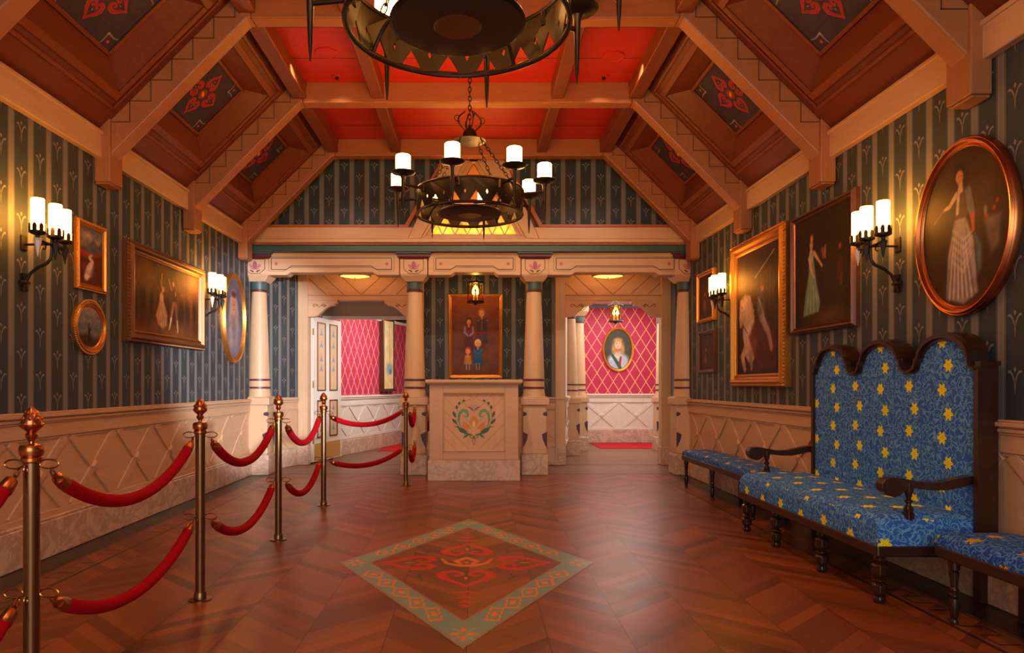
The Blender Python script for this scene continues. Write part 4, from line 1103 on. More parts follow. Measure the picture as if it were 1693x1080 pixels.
# ------------------------------------------------------------------ wall sconces (local: wall at x = 0, room towards +x)
def sconce(loc, rz, label):
    r = empty('wall_sconce', loc, rz, label, 'wall lamp', 'three-candle iron wall sconces')
    m = MB()
    for k in range(6):
        a = k*PI/3+PI/6; m.board((.006, 0, -.21), (.006, .05*math.sin(a), -.21+.05*math.cos(a)*1.3), .018, .012, (1, 0, 0))
    m.lathe([(.018, .0), (.018, .02), (.010, .03)], (0, 0, -.21), 10, axis='x'); m.box(0, .012, -.02, .02, -.27, -.15)
    m.build('star_back_plate', 'iron', r)
    m = MB()
    m.tube([(.02, .0, -.21), (.05, .0, -.15), (.10, 0, -.11), (.16, 0, -.085), (.185, 0, -.05), (.19, 0, .0), (.19, 0, .08)], [.009, .010, .011, .011, .010, .009, .009], 8)
    m.build('stem', 'iron', r, smooth=True)
    m = MB(); m.tube([(.19, -.16, .05), (.20, -.09, .035), (.205, 0, .03), (.20, .09, .035), (.19, .16, .05)], .009, 8)
    m.tube([(0.0, 0, .04), (.2, 0, .04)], .008, 6)
    for s_ in (-1, 1): m.tube([(.195, s_*(.09+.02*math.cos(t)), .012+.02*math.sin(t)) for t in np.linspace(0, 5, 10)], .005, 5)
    m.build('crossbar', 'iron', r, smooth=True)
    m = MB(); m.box(.0, .012, -.03, .03, .0, .10); m.build('wall_bracket', 'iron', r, bevel=.004)
    for j, (y, x) in enumerate(((-.150, .19), (0, .215), (.150, .19))):
        z = .08
        m = MB(); m.lathe([(.010, -.03), (.014, -.01), (.044, 0), (.047, .01), (.046, .018), (.0, .018)], (x, y, z), 16)
        for k in range(8):
            a = k*PI/4+.2; c, s_ = math.cos(a), math.sin(a); t = Vector((-s_, c, 0))
            b0 = Vector((x+.047*c, y+.047*s_, z+.005)); o_ = Vector((c, s_, 0))*.004
            pts = [(-.012, 0), (.012, 0), (.013, .04), (.008, .055), (0, .06), (-.008, .055), (-.013, .04)]
            vs = [tuple(b0+t*p+Vector((0, 0, q))) for p, q in pts]; vs2 = [tuple(Vector(v)+o_) for v in vs]; n = 7
            m.add(vs+vs2, [tuple(range(n)), tuple(reversed(range(n, 2*n)))]+[(i, (i+1) % n, n+(i+1) % n, n+i) for i in range(n)])
        m.build('candle_cup', 'iron', r)
        m = MB(); m.lathe([(.038, 0), (.040, .004), (.040, .21), (.037, .214), (.02, .212)], (x, y, z+.012), 20); m.build('candle', 'sconce_candle', r, smooth=True)
        m = MB(); m.lathe([(.003, -.15), (.022, -.05), (.026, -.04), (.012, -.03)], (x, y, z+.005), 6); m.build('pendant', 'shard' if j == 0 else 'black', r)
    return r
sc = sconce((XL, 4.66, 2.09), 0, 'lit three-candle iron sconce on the left wall, nearest the viewer')
dup(sc, (XL, 7.66, 2.09), 0, 'lit three-candle iron sconce between the dancing picture and the tall oval portrait')
dup(sc, (XR, 4.72, 2.09), PI, 'lit three-candle iron sconce beside the large oval picture on the right wall')
dup(sc, (XR, 7.70, 2.09), PI, 'lit three-candle iron sconce beside the small gilt picture near the right end column')
for c in COL.objects:
    if c.name.startswith('wall_sconce'):
        for ch_ in c.children:
            if ch_.name.startswith('pendant'):
                wz = (Matrix.Rotation(c.rotation_euler.z, 3, 'Z') @ Vector(ch_.data.vertices[0].co)).y
                pass

# ------------------------------------------------------------------ lanterns and flush lamps
def lantern(loc, zc, label):
    r = empty('hanging_lantern', loc, 0, label, 'lantern', 'small hanging glass lanterns'); R = .115; H = .27
    point('lantern_light', (loc[0], loc[1], loc[2]+.24), 3.5, (1, .6, .2), .03)
    m = MB()
    for z in (0, H): m.lathe([(R+.006, z-.012), (R+.012, z), (R+.006, z+.012), (R-.01, z+.012), (R-.01, z-.012), (R+.006, z-.012)], n=24, cap=False)
    for k in range(4):
        a = k*PI/2+.4; m.tube([(R*math.cos(a), R*math.sin(a), 0), (R*math.cos(a), R*math.sin(a), H)], .006, 6)
        m.tube([(R*math.cos(a), R*math.sin(a), H), (.0, 0, H+.09)], .005, 6); m.tube([(R*math.cos(a), R*math.sin(a), 0), (0, 0, -.03)], .005, 6)
    m.lathe([(.02, -.045), (.012, -.03), (.04, .0), (.03, .01)], n=12); m.build('cage', 'iron', r, smooth=True)
    m = MB(); m.lathe([(R-.012, .01), (R-.012, H-.01)], n=24, cap=False); gl = m.build('glass', glass_amber, r, smooth=True)
    m = MB()
    for s_ in (-.03, .03): m.lathe([(.010, .02), (.012, .10), (.006, .11)], (s_, 0, 0), 8)
    m.build('candle_tube', 'plaster', r)
    m = MB()
    for s_ in (-.03, .03): m.lathe([(.006, .105), (.020, .135), (.018, .155), (.004, .20)], (s_, 0, 0), 10)
    m.build('bulb', 'bulb', r, smooth=True)
    m = MB(); link_chain(m, (0, 0, H+.08), (0, 0, zc-loc[2]-.01), L=.04, r=.004, w=.01); m.lathe([(.05, 0), (.045, -.02), (.0, -.025)], (0, 0, zc-loc[2]), 14); m.build('chain', 'iron', r)
    return r
t = MT('amber_lantern_glass'); tr_ = t.n('ShaderNodeBsdfTransparent'); tr_.inputs[0].default_value = (1, .72, .30, 1)
gl_ = t.n('ShaderNodeBsdfGlossy'); gl_.inputs[0].default_value = (.9, .8, .6, 1); gl_.inputs['Roughness'].default_value = .1
ms = t.n('ShaderNodeMixShader'); ms.inputs[0].default_value = .08; t.lk(tr_.outputs[0], ms.inputs[1]); t.lk(gl_.outputs[0], ms.inputs[2])
t.lk(ms.outputs[0], t.nt.nodes['Material Output'].inputs['Surface']); glass_amber = t.m
lantern((.01, 9.95, 2.37), 2.95, 'small lit lantern hanging in front of the family portrait')
lantern((2.37, 11.8, 2.26), 2.86, 'small lit lantern hanging inside the right doorway above the oval portrait')
def flush(loc, label):
    r = empty('ceiling_lamp', loc, 0, label, 'ceiling lamp', 'round brass ceiling lamps in the passage'); R = .22
    m = MB(); m.lathe([(R-.01, -.02), (R+.008, -.015), (R+.008, .02), (R-.01, .025), (R-.01, -.02)], n=32, cap=False)
    m.lathe([(.02, -.06), (.006, -.04), (.03, -.022), (.0, -.02)], n=10)
    for k in range(6):
        a = k*PI/3; m.lathe([(.014, -.008), (.0, -.014)], (R*.98*math.cos(a), R*.98*math.sin(a), .02), 8)
    m.tube([(0, 0, 0), (0, 0, .2)], .02, 8); m.build('brass_ring', 'brass', r, smooth=True)
    m = MB(); m.lathe([(.0, -.035), (.12, -.028), (R-.012, -.01), (R-.012, .01)], n=32, cap=False); m.build('amber_bowl', 'amber', r, smooth=True)
    point('ceiling_lamp_light', (loc[0], loc[1], loc[2]+.10), 9, (1, .50, .14), .06)
    return r
flush((-1.70, 9.95, 2.75), 'round amber ceiling lamp under the left passage ceiling')
flush((1.89, 9.95, 2.75), 'round amber ceiling lamp under the right passage ceiling')

# ------------------------------------------------------------------ rope barrier
def stanchion(x, y, label, proto=[]):
    if proto: return dup(proto[0], (x, y, 0), 0, label)
    r = empty('rope_stanchion', (x, y, 0), 0, label, 'barrier post', 'brass rope barrier posts')
    m = MB(); m.lathe([(.062, 0), (.062, .006), (.034, .010), (.032, .045), (.028, .05)], n=28); m.build('base_flange', 'brass_tube', r, smooth=True)
    m = MB(); m.lathe([(.026, .01), (.026, .955)], n=24); m.build('post', 'brass_tube', r, smooth=True)
    m = MB(); m.lathe([(.028, .925), (.034, .930), (.034, .942), (.030, .947), (.038, .953), (.040, .965), (.040, .978), (.035, .988), (.015, .993)], n=28); m.build('collar', 'copper', r, smooth=True)
    m = MB(); m.lathe([(.010, .99), (.009, 1.0), (.018, 1.012), (.021, 1.024), (.014, 1.032), (.018, 1.036), (.032, 1.048), (.036, 1.062), (.030, 1.085), (.017, 1.108), (.004, 1.122)], n=20)
    for k in range(8):
        for j in range(3):
            a = k*PI/4+j*.39; rr = (.034, .030, .018)[j]; z = (1.06, 1.08, 1.10)[j]
            m.lathe([(.0, .010), (.007, .0), (.0, -.012)], (rr*math.cos(a), rr*math.sin(a), z), 6)
    m.build('pine_cone_finial', 'copper', r, smooth=True)
    for z in (.905, .45):
        m = MB()
        for s_ in (-1, 1):
            m.tube([(s_*(.058+.034*math.cos(t)), .0+.006*s_, z+.015+.016*math.sin(t)) for t in np.linspace(0, 2*PI, 16, endpoint=False)], .0032, 6, closed=True)
            m.tube([(0, s_*(.033+.010*math.cos(t)), z+.012*math.sin(t)) for t in np.linspace(0, 2*PI, 12, endpoint=False)], .004, 6, closed=True)
        m.build('rope_ring', 'brass', r, smooth=True)
    proto.append(r); return r
posts = [(-1.575, .96), (-1.56, 2.47), (-1.53, 3.91), (-1.517, 5.42), (-1.50, 6.96), (-.82, 8.34)]
plabs = ['brass barrier post out of sight beside the viewer', 'brass barrier post at the left edge, nearest and cut off at the floor', 'second brass barrier post from the viewer, in front of the left panelling',
         'third brass barrier post from the viewer', 'fourth brass barrier post, in front of the open door leaf', 'farthest brass barrier post, in front of the left column pedestal']
for (x, y), l in zip(posts[1:], plabs[1:]): stanchion(x, y, l)
def rope(p, q, sag, label, r=.027):
    p = Vector(p); q = Vector(q); pts = []
    n = 26; L = (q-p).length
    for i in range(n+1):
        t = i/n; c = p+(q-p)*t; c.z -= sag*(1-(2*t-1)**2)**.92; pts.append(c)
    root = empty('velvet_rope', tuple(p), 0, label, 'barrier rope', 'red velvet barrier ropes')
    loc = [c-p for c in pts]
    def cut(a, e):
        # portion of the curve between arc lengths
        out = []; s_ = 0; tot = sum((loc[i+1]-loc[i]).length for i in range(n))
        for i in range(n):
            l = (loc[i+1]-loc[i]).length
            if s_ <= a <= s_+l: out.append(loc[i].lerp(loc[i+1], (a-s_)/l))
            if a < s_+l < e: out.append(loc[i+1])
            if s_ <= e <= s_+l: out.append(loc[i].lerp(loc[i+1], (e-s_)/l)); break
            s_ += l
        return out, tot
    _, tot = cut(0, 1)
    e = .075 if L > .5 else .055
    body, _ = cut(.02+e, tot-.02-e)
    rr = [r*(.86 if i in (0, len(body)-1) else 1) for i in range(len(body))]
    m = MB(); m.tube(body, rr, 14); m.build('velvet_sleeve', 'velvet', root, smooth=True)
    for a, c in ((.02, .02+e), (tot-.02, tot-.02-e)):
        pt, _ = cut(min(a, c), max(a, c)); 
        A_, B_ = (pt[0], pt[-1]) if a < c else (pt[-1], pt[0])
        d = (B_-A_)
        m = MB(); m.tube([A_, A_+d*.18, A_+d*.3, A_+d*.95, B_], [.008, .012, .022, r*1.02, r*.95], 14); m.build('brass_end_cap', 'copper', root, smooth=True)
        m = MB(); d.normalize(); u = d.cross(Vector((0, 0, 1))).normalized()
        m.tube([A_-d*.012+d*(.02*math.cos(t))+Vector((0, 0, 1))*(.012*math.sin(t)) for t in np.linspace(0, 2*PI, 10, endpoint=False)], .0035, 6, closed=True); m.build('snap_hook', 'brass', root, smooth=True)
    return root
nm = ['between the viewer and the first post', 'from the first to the second post', 'from the second to the third post', 'from the third to the fourth post', 'from the fourth to the farthest post']
for i in range(5):
    (x0, y0), (x1, y1) = posts[i], posts[i+1]
    for z, w_, sg in ((.885, 'upper', .20), (.435, 'lower', .18)):
        dx0 = .055 if i != 0 else .0; dy0 = .03; dx1 = -.03
        s_ = sg*(1.0 if i else 1.25)*(.62 if i == 4 else 1)
        if i == 3: s_ *= 1.0
        rope((x0+dx0, y0+dy0, z), (x1+dx1, y1-.03, z+.01), s_, '%s red velvet rope %s' % (w_, nm[i]))
for z, w_, y_, s_ in ((.885, 'upper', .888, .20), (.43, 'lower', .42, .18)):
    rope((-.82+.045, 8.37, z), (-.795, 9.262, y_), s_, '%s short red rope from the farthest post to the column pedestal' % w_)
    m = MB(); m.box(-.022, .022, -.008, 0, -.03, .03); o = m.build('rope_plate', 'brass', loc=(-.795, 9.288, y_+.01), bevel=.002)
    tag(o, '%s small brass plate on the front of the left column pedestal' % w_, 'hook plate', 'rope plates')
    m = MB(); m.tube([(0.012*math.cos(t), -.014, -.006+.012*math.sin(t)) for t in np.linspace(0, 2*PI, 12, endpoint=False)], .003, 6, closed=True); m.build('eye', 'brass', o)
rope((-.655, 9.63, .78), (-.69, 10.40, .78), .22, 'dark red rope hanging behind the left side of the podium')

# ------------------------------------------------------------------ upholstered seating along the right wall
def turned_leg(parent, x, y, h, kind):
    m = MB()
    if kind == 'big':
        k = h/.262; pr = [(.020, 0), (.030, .004), (.034, .020), (.030, .036), (.020, .044), (.034, .048), (.040, .062), (.040, .098), (.028, .108), (.020, .114), (.036, .120), (.036, .130), (.018, .136), (.034, .148), (.042, .162), (.042, .205), (.034, .214), (.018, .222), (.030, .232), (.030, .245), (.022, .262)]
    else:
        k = h/.32; pr = [(.012, 0), (.018, .006), (.018, .016), (.014, .024), (.020, .050), (.026, .100), (.022, .128), (.014, .134), (.024, .142), (.024, .150), (.013, .158), (.022, .170), (.022, .178), (.016, .186), (.020, .230), (.024, .262), (.016, .268), (.026, .276), (.026, .32)]
    m.lathe([(r, z*k) for r, z in pr], (x, y, 0), 8 if kind == 'big' else 14); return m.build('leg', 'dark_wood', parent, smooth=(kind != 'big'), bevel=.002 if kind == 'big' else 0)
def cushion(m, x0, x1, y0, y1, z0, z1, r=.05, crown=.02, nx=14, ny=30):
    """rounded, slightly crowned upholstered block"""
    def prof(t):  # position 0..1 across to height factor
        return t
    vs = []; 
    xs = np.concatenate([x0+r*(1-np.cos(np.linspace(0, PI/2, 5))), np.linspace(x0+r, x1-r, nx)[1:-1], x1-r+r*np.sin(np.linspace(0, PI/2, 5))])
    ys = np.concatenate([y0+r*(1-np.cos(np.linspace(0, PI/2, 5))), np.linspace(y0+r, y1-r, ny)[1:-1], y1-r+r*np.sin(np.linspace(0, PI/2, 5))])
    def edge(v, a, e):
        d = min(v-a, e-v); return 1 if d >= r else math.sqrt(max(0, 1-((r-d)/r)**2))
    A = len(xs); B = len(ys)
    for y in ys:
        for x in xs:
            f = min(edge(x, x0, x1), edge(y, y0, y1)); g = math.sin(PI*min(1, max(0, (x-x0)/(x1-x0))))**.6*math.sin(PI*min(1, max(0, (y-y0)/(y1-y0))))**.25
            vs.append((x, y, z1-r*(1-f)+crown*g))
    fs = [(j*A+i, j*A+i+1, (j+1)*A+i+1, (j+1)*A+i) for j in range(B-1) for i in range(A-1)]
    o = len(vs); border = [i for i in range(A)]+[j*A+A-1 for j in range(1, B)]+[(B-1)*A+i for i in range(A-2, -1, -1)]+[j*A for j in range(B-2, 0, -1)]
    for i in border: vs.append((vs[i][0], vs[i][1], z0))
    n = len(border); fs += [(border[i], border[(i+1) % n], o+(i+1) % n, o+i) for i in range(n)]; fs.append(tuple(range(o, o+n)))
    m.add(vs, fs)
def bench(name, x0, x1, y0, y1, label, leg_ys, fab):
    r = empty(name, ((x0+x1)/2, (y0+y1)/2, 0), 0, label, 'bench', 'backless blue benches along the right wall'); cx, cy = (x0+x1)/2, (y0+y1)/2
    a, c = (x1-x0)/2, (y1-y0)/2
    m = MB(); m.box(-a, a, -c, c, .315, .375); m.build('seat_rail', 'dark_wood_y', r, bevel=.008, seg=2)
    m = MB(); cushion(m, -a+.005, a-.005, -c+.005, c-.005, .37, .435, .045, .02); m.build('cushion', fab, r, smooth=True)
    for y in leg_ys:
        turned_leg(r, -a+.035, y-cy, .316, 'slim')
        m = MB(); m.hexa([(a-.06, y-cy-.022, 0), (a-.02, y-cy-.022, 0), (a-.02, y-cy+.022, 0), (a-.06, y-cy+.022, 0), (a-.06, y-cy-.02, .316), (a-.02, y-cy-.02, .316), (a-.02, y-cy+.02, .316), (a-.06, y-cy+.02, .316)]); m.build('leg', 'dark_wood', r, bevel=.003)
    return r
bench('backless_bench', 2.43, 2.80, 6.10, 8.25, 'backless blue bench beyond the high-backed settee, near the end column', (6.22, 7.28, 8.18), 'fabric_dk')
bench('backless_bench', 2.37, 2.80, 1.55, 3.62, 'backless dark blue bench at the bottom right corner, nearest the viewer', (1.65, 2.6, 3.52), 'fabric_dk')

st = empty('settee', (2.5, 4.80, 0), 0, 'high-backed blue flowered settee with three arched crests and dark carved frame', 'settee')
OX, OY = 2.5, 4.80
L = lambda x, y, z: (x-OX, y-OY, z)
x0, x1, y0, y1 = 2.18, 2.83, 3.80, 5.80
m = MB(); m.box(x0-OX, x1-OX, y0-OY, y1-OY, .262, .325); m.build('seat_rail', 'dark_wood_y', st, bevel=.010, seg=2)
m = MB(); cushion(m, x0-OX+.004, 2.76-OX, y0-OY+.004, y1-OY-.004, .32, .475, .075, .03); m.build('seat_cushion', 'fabric', st, smooth=True)
for y in (3.86, 4.50, 5.18, 5.74): turned_leg(st, 2.225-OX, y-OY, .264, 'big')
for y in (3.86, 5.74):
    m = MB(); m.box(2.76-OX, 2.82-OX, y-OY-.03, y-OY+.03, 0, .264); m.build('leg', 'dark_wood', st, bevel=.004)
# crest line of the back: (y, z)
hc = [4.06, 4.695, 5.325]; yl, yr = 3.80, 5.60
def crest_line(grow=0.0):
    pts = []
    def arch(c):
        R_ = .195+grow*.9; h = .135
        pts.append((c-R_-.022, 1.318+grow*.6)); pts.append((c-R_-.022, 1.338+grow*.6)); pts.append((c-R_, 1.338+grow*.6))
        for t in np.linspace(PI, 0, 17): pts.append((c+R_*math.cos(t), 1.318+grow*.6+(h+grow*.5)*math.sin(t)**.85 if t not in (0, PI) else 1.345+grow*.6))
        pts.append((c+R_, 1.338+grow*.6)); pts.append((c+R_+.022, 1.338+grow*.6)); pts.append((c+R_+.022, 1.318+grow*.6))
    pts.append((yl-grow*.6, 1.275+grow*.3)); pts.append((yl+.03, 1.280+grow*.8))
    arch(hc[0])
    for i in (0, 1):
        a, c = hc[i]+.195+.022+grow*.9, hc[i+1]-.195-.022-grow*.9
        mm = (a+c)/2; hw = (c-a)/2
        for t in np.linspace(0, PI, 9)[1:-1]: pts.append((mm-hw*math.cos(t), 1.318+grow*.6-.055*math.sin(t)))
        arch(hc[i+1])
    pts.append((yr-.03, 1.280+grow*.8)); pts.append((yr+grow*.6, 1.275+grow*.3))
    # guard order in y
    out = [pts[0]]
    for p in pts[1:]:
        out.append((max(p[0], out[-1][0]+1e-4), p[1]))
    return out
inn = crest_line(0); outc = crest_line(.045)
zb = .30
m = MB()
n = len(inn)
def band(m, A_, B_, xa, xb):
    k = len(A_)
    for i in range(k-1):
        m.hexa([L(xa, *A_[i]), L(xa, *A_[i+1]), L(xa, *B_[i+1]), L(xa, *B_[i]), L(xb, *A_[i]), L(xb, *A_[i+1]), L(xb, *B_[i+1]), L(xb, *B_[i])])
band(m, inn, outc, 2.705, 2.805); mid1, mid2 = [((a[0]*.65+c[0]*.35), a[1]*.65+c[1]*.35) for a, c in zip(inn, outc)], [((a[0]*.25+c[0]*.75), a[1]*.25+c[1]*.75) for a, c in zip(inn, outc)]
band(m, mid1, mid2, 2.688, 2.71)
for ya, yb in ((yl-.035, yl), (yr, yr+.035)): m.box(2.70-OX, 2.81-OX, ya-OY, yb-OY, zb, 1.30); m.box(2.71-OX, 2.82-OX, ya-OY-.006, yb-OY+.006, 1.30, 1.325)
m.box(2.795-OX, 2.81-OX, yl-.03-OY, yr+.03-OY, zb, 1.28)
m.build('carved_back_frame', 'dark_wood', st)
m = MB(); poly = [(yl, .34)]+inn+[(yr, .34)]
m.prism([(p[0], p[1]) for p in poly], 2.718, 2.80, lambda y, z, t: L(t, y, z))
m.build('backrest', 'fabric', st)
# gentle padding of the back in three upright rolls
def arm_xy(p): return (2.22+(p[0]-205)/1017.0, 1.2-((740+p[1]/3.376)-636)/1160*3.85)
prof = [(205, 200), (222, 176), (260, 166), (310, 168), (380, 182), (450, 195), (540, 192), (620, 172), (700, 158), (790, 152), (800, 154), (800, 200), (780, 205), (700, 208), (620, 225), (560, 236), (480, 236), (400, 226), (350, 228), (325, 245), (305, 265), (275, 275), (240, 266), (215, 245), (205, 222)]
for y, nmx in ((3.855, 'near'), (5.72, 'far')):
    m = MB(); m.prism([arm_xy(p) for p in prof], y-.033, y+.033, lambda x, z, t: L(x, t, z))
    ar = m.build('armrest', 'dark_wood_y', st, bevel=.010, seg=2)
    cxz = arm_xy((262, 222)); m = MB(); m.lathe([(.042, -.038), (.048, -.03), (.048, .03), (.042, .038)], L(cxz[0], y, cxz[1]), 20, axis='y'); m.build('scroll_boss', 'dark_wood', ar, smooth=True)
    m = MB(); m.lathe([(.022, .325), (.022, .50), (.026, .52), (.014, .54), (.012, .55), (.022, .558), (.022, .565), (.012, .572), (.016, .59), (.024, .62), (.024, .66)], L(2.375, y-.012, 0), 12); m.box(2.353-OX, 2.397-OX, y-.03-OY, y+.012-OY, .32, .50)
    m.build('arm_baluster', 'dark_wood', st, smooth=True)

# ------------------------------------------------------------------ pictures
def frame_rect(m, w, h, prof, mi=0):
    """mitred frame; prof = [(inset from the outer edge, height above the wall)]; local x out of the wall, y across, z up (centred)"""
    c = [(-1, -1), (1, -1), (1, 1), (-1, 1)]; n = len(prof); vs = []
    for sx, sz in c:
        for i, o in prof: vs.append((o, sx*(w/2-i), sz*(h/2-i)))
    fs = []
    for k in range(4):
        l = (k+1) % 4
        for j in range(n-1): fs.append((k*n+j, l*n+j, l*n+j+1, k*n+j+1))
    m.add(vs, fs, mi)
def frame_oval(m, w, h, prof, mi=0, N=64):
    n = len(prof); vs = []
    for k in range(N):
        a = 2*PI*k/N
        for i, o in prof: vs.append((o, (w/2-i)*math.cos(a), (h/2-i)*math.sin(a)))
    m.add(vs, [(k*n+j, ((k+1) % N)*n+j, ((k+1) % N)*n+j+1, k*n+j+1) for k in range(N) for j in range(n-1)], mi)
def beads(m, w, h, ins, o, r, step, oval=False, mi=0):
    pts = []
    if oval:
        n = int(PI*(w+h)/2/step); pts = [((w/2-ins)*math.cos(2*PI*k/n), (h/2-ins)*math.sin(2*PI*k/n)) for k in range(n)]
    else:
        nw, nh = int((w-2*ins)/step), int((h-2*ins)/step)
        for s_ in (-1, 1):
            pts += [(-w/2+ins+(w-2*ins)*k/nw, s_*(h/2-ins)) for k in range(nw+1)]; pts += [(s_*(w/2-ins), -h/2+ins+(h-2*ins)*k/nh) for k in range(1, nh)]
    for y, z in pts: m.lathe([(r*.25, r), (r, 0), (r*1.0, -r)], (o, y, z), 6, mi, axis='x', cap=True)
def picture(loc, rz, w, h, paint, label, fw=.06, depth=.05, mat='gold', oval=False, bead=True, inner='gold', name='framed_painting', mat2=None):
    r = empty(name, loc, rz, label, 'painting', None)
    m = MB(); d = depth
    prof = [(0, 0), (0, d*.55), (fw*.12, d*.75), (fw*.2, d*.72), (fw*.35, d), (fw*.5, d*.96), (fw*.62, d*.6), (fw*.72, d*.55), (fw*.8, d*.62), (fw*.92, d*.55), (fw, d*.38), (fw, .004)]
    (frame_oval if oval else frame_rect)(m, w, h, prof)
    fr = m.build('frame', mat, r, smooth=oval, fix=True)
    if bead:
        m = MB(); beads(m, w, h, fw*.10, d*.72, fw*.09+.0015, fw*.24+.003, oval); m.build('frame_beading', mat2 or mat, fr)
    m = MB(); 
    if oval: frame_oval(m, w-2*fw*.82, h-2*fw*.82, [(0, d*.5), (.004, d*.66), (.010, d*.5)])
    else: frame_rect(m, w-2*fw*.82, h-2*fw*.82, [(0, d*.5), (.004, d*.66), (.010, d*.5)])
    m.build('gilt_slip', inner, fr)
    m = MB()
    if oval: m.lathe([(w/2-fw*.5, .002), (w/2-fw*.5, .006)], (0, 0, 0), 48, axis='x', sq=(h/2-fw*.5)/(w/2-fw*.5))
    else: m.box(.002, .006, -w/2+fw*.5, w/2-fw*.5, -h/2+fw*.5, h/2-fw*.5)
    m.build('backing', 'black', r)
    W, H = w-2*fw*.9, h-2*fw*.9; dep = d*.42
    P = paint(W, H)
    mask = (lambda u, v: ((u-W/2)/(W/2))**2+((v-H/2)/(H/2))**2 < 1.0) if oval else None
    cv = P.mesh('canvas', lambda U, V: (dep+0*U, U-W/2, V-H/2), 'canvas', r, mask=mask)
    return r
# u = 0 is the viewer's left when facing the picture.  rz: left wall 0, right wall pi, back wall -pi/2
def p_falls(W, H):
    P = Paint(W, H, .006, (126, 116, 116)); u, v = W, H
    P.grad(H*.75, H, (96, 104, 116)); P.blob(.3*u, .86*v, .35*u, .10*v, (196, 170, 156), .8, .9); P.blob(.75*u, .78*v, .3*u, .08*v, (176, 150, 140), .8, .9)
    P.poly([(0, .62*v), (.35*u, .66*v), (.6*u, .80*v), (.8*u, .72*v), (u, .86*v), (u, 0), (0, 0)], (86, 84, 92), 1, .02)
    P.poly([(0, .60*v), (.5*u, .55*v), (u, .62*v), (u, 0), (0, 0)], (176, 62, 34), 1, .02); P.poly([(0, .52*v), (.4*u, .50*v), (u, .57*v), (u, 0), (0, 0)], (90, 38, 24), 1, .05)
    P.stroke([(.52*u, .53*v, .01), (.42*u, .48*v, .012), (.56*u, .42*v, .018), (.46*u, .33*v, .034), (.40*u, .24*v, .045), (.30*u, .14*v, .03)], 0, (206, 190, 184), .95, .02)
    P.stroke([(.62*u, .36*v, .01), (.5*u, .2*v, .02)], 0, (130, 104, 100), .7, .02); P.blob(.18*u, .3*v, .1*u, .12*v, (150, 50, 36), .7, .8)
    P.rough(.25, 14, 3); return P
picture((XL, 5.46, 2.19), 0, .42, .53, p_falls, 'small upright landscape of a waterfall and red hills in a beaded gilt frame', .045, .035)
def p_hunter(W, H):
    P = Paint(W, H, .006, (176, 150, 130)); P.grad(.3*H, .75*H, (110, 116, 126)); P.grad(.72*H, H, (190, 160, 140), .9)
    P.poly([(0, .55*H), (.3*W, .62*H), (.6*W, .56*H), (W, .66*H), (W, 0), (0, 0)], (98, 104, 108), 1, .03); P.grad(.45*H, .2*H, (150, 136, 124))
    P.poly([(0, .3*H), (.4*W, .34*H), (.7*W, .26*H), (W, .30*H), (W, 0), (0, 0)], (62, 48, 34), 1, .04)
    P.blob(.48*W, .40*H, .05*W, .13*H, (44, 26, 22), 1, .3); P.blob(.48*W, .57*H, .028*W, .04*H, (60, 36, 28), 1, .3); P.stroke([(.45*W, .3*H), (.44*W, .14*H)], .014, (40, 26, 20)); P.stroke([(.51*W, .3*H), (.53*W, .14*H)], .014, (40, 26, 20))
    P.stroke([(.42*W, .52*H), (.58*W, .43*H)], .008, (40, 26, 20)); P.rough(.2, 12, 5); return P
picture((XL, 5.44, 1.645), 0, .46, .43, p_hunter, 'small round gilt framed picture of a standing figure before misty water', .06, .035, oval=True)
def p_dance(W, H):
    P = Paint(W, H, .011, (84, 46, 20)); P.blob(.2*W, .75*H, .4*W, .5*H, (122, 82, 30), .7, 1); P.blob(.8*W, .7*H, .3*W, .4*H, (140, 76, 26), .7, 1); P.blob(.4*W, .05*H, .6*W, .16*H, (140, 84, 40), .8, 1)
    for i in range(14):
        x = (.05+.9*((i*.37) % 1))*W; P.blob(x, (.38+.05*((i*.61) % 1))*H, .035*W, .24*H, (44, 24, 14), .8, .6); P.blob(x, (.63+.05*((i*.61) % 1))*H, .014*W, .035*H, (120, 74, 44), .8, .5)
    P.stroke([(.40*W, .86*H, .008), (.385*W, .74*H, .012), (.41*W, .62*H, .016)], 0, (200, 140, 90)); P.blob(.415*W, .65*H, .02*W, .045*H, (206, 146, 96), 1, .4)
    P.blob(.39*W, .52*H, .035*W, .10*H, (210, 160, 104), 1, .4)
    P.poly([(.36*W, .48*H), (.42*W, .48*H), (.475*W, .30*H), (.47*W, .16*H), (.41*W, .09*H), (.34*W, .14*H), (.31*W, .26*H)], (196, 140, 84), 1, .03)
    for k in range(9): P.stroke([((.37+.006*k)*W, .46*H), ((.33+.018*k)*W, (.13+.015*(k % 3))*H)], .009, (236, 190, 130) if k % 2 else (134, 82, 46), .8, .012)
    P.blob(.58*W, .60*H, .032*W, .14*H, (70, 36, 20), 1, .4); P.blob(.57*W, .77*H, .018*W, .045*H, (196, 134, 84), 1, .4); P.stroke([(.54*W, .68*H), (.50*W, .82*H)], .018, (176, 120, 74)); P.blob(.60*W, .63*H, .012*W, .05*H, (190, 130, 80), .8, .5)
    P.stroke([(.57*W, .48*H, .028), (.535*W, .28*H, .018), (.52*W, .12*H, .012)], 0, (150, 90, 48)); P.stroke([(.60*W, .48*H, .028), (.625*W, .28*H, .018), (.63*W, .08*H, .012)], 0, (130, 74, 40))
    P.stroke([(.535*W, .26*H, .014), (.505*W, .10*H, .01)], 0, (226, 190, 140)); P.stroke([(.63*W, .24*H, .012), (.64*W, .08*H, .01)], 0, (206, 170, 120))
    P.rough(.3, 14, 8); return P
picture((XL, 6.80, 2.005), 0, 1.66, .87, p_dance, 'wide gilt framed painting of a couple dancing before a dark crowd', .11, .085, 'gold_dk', inner='gold')
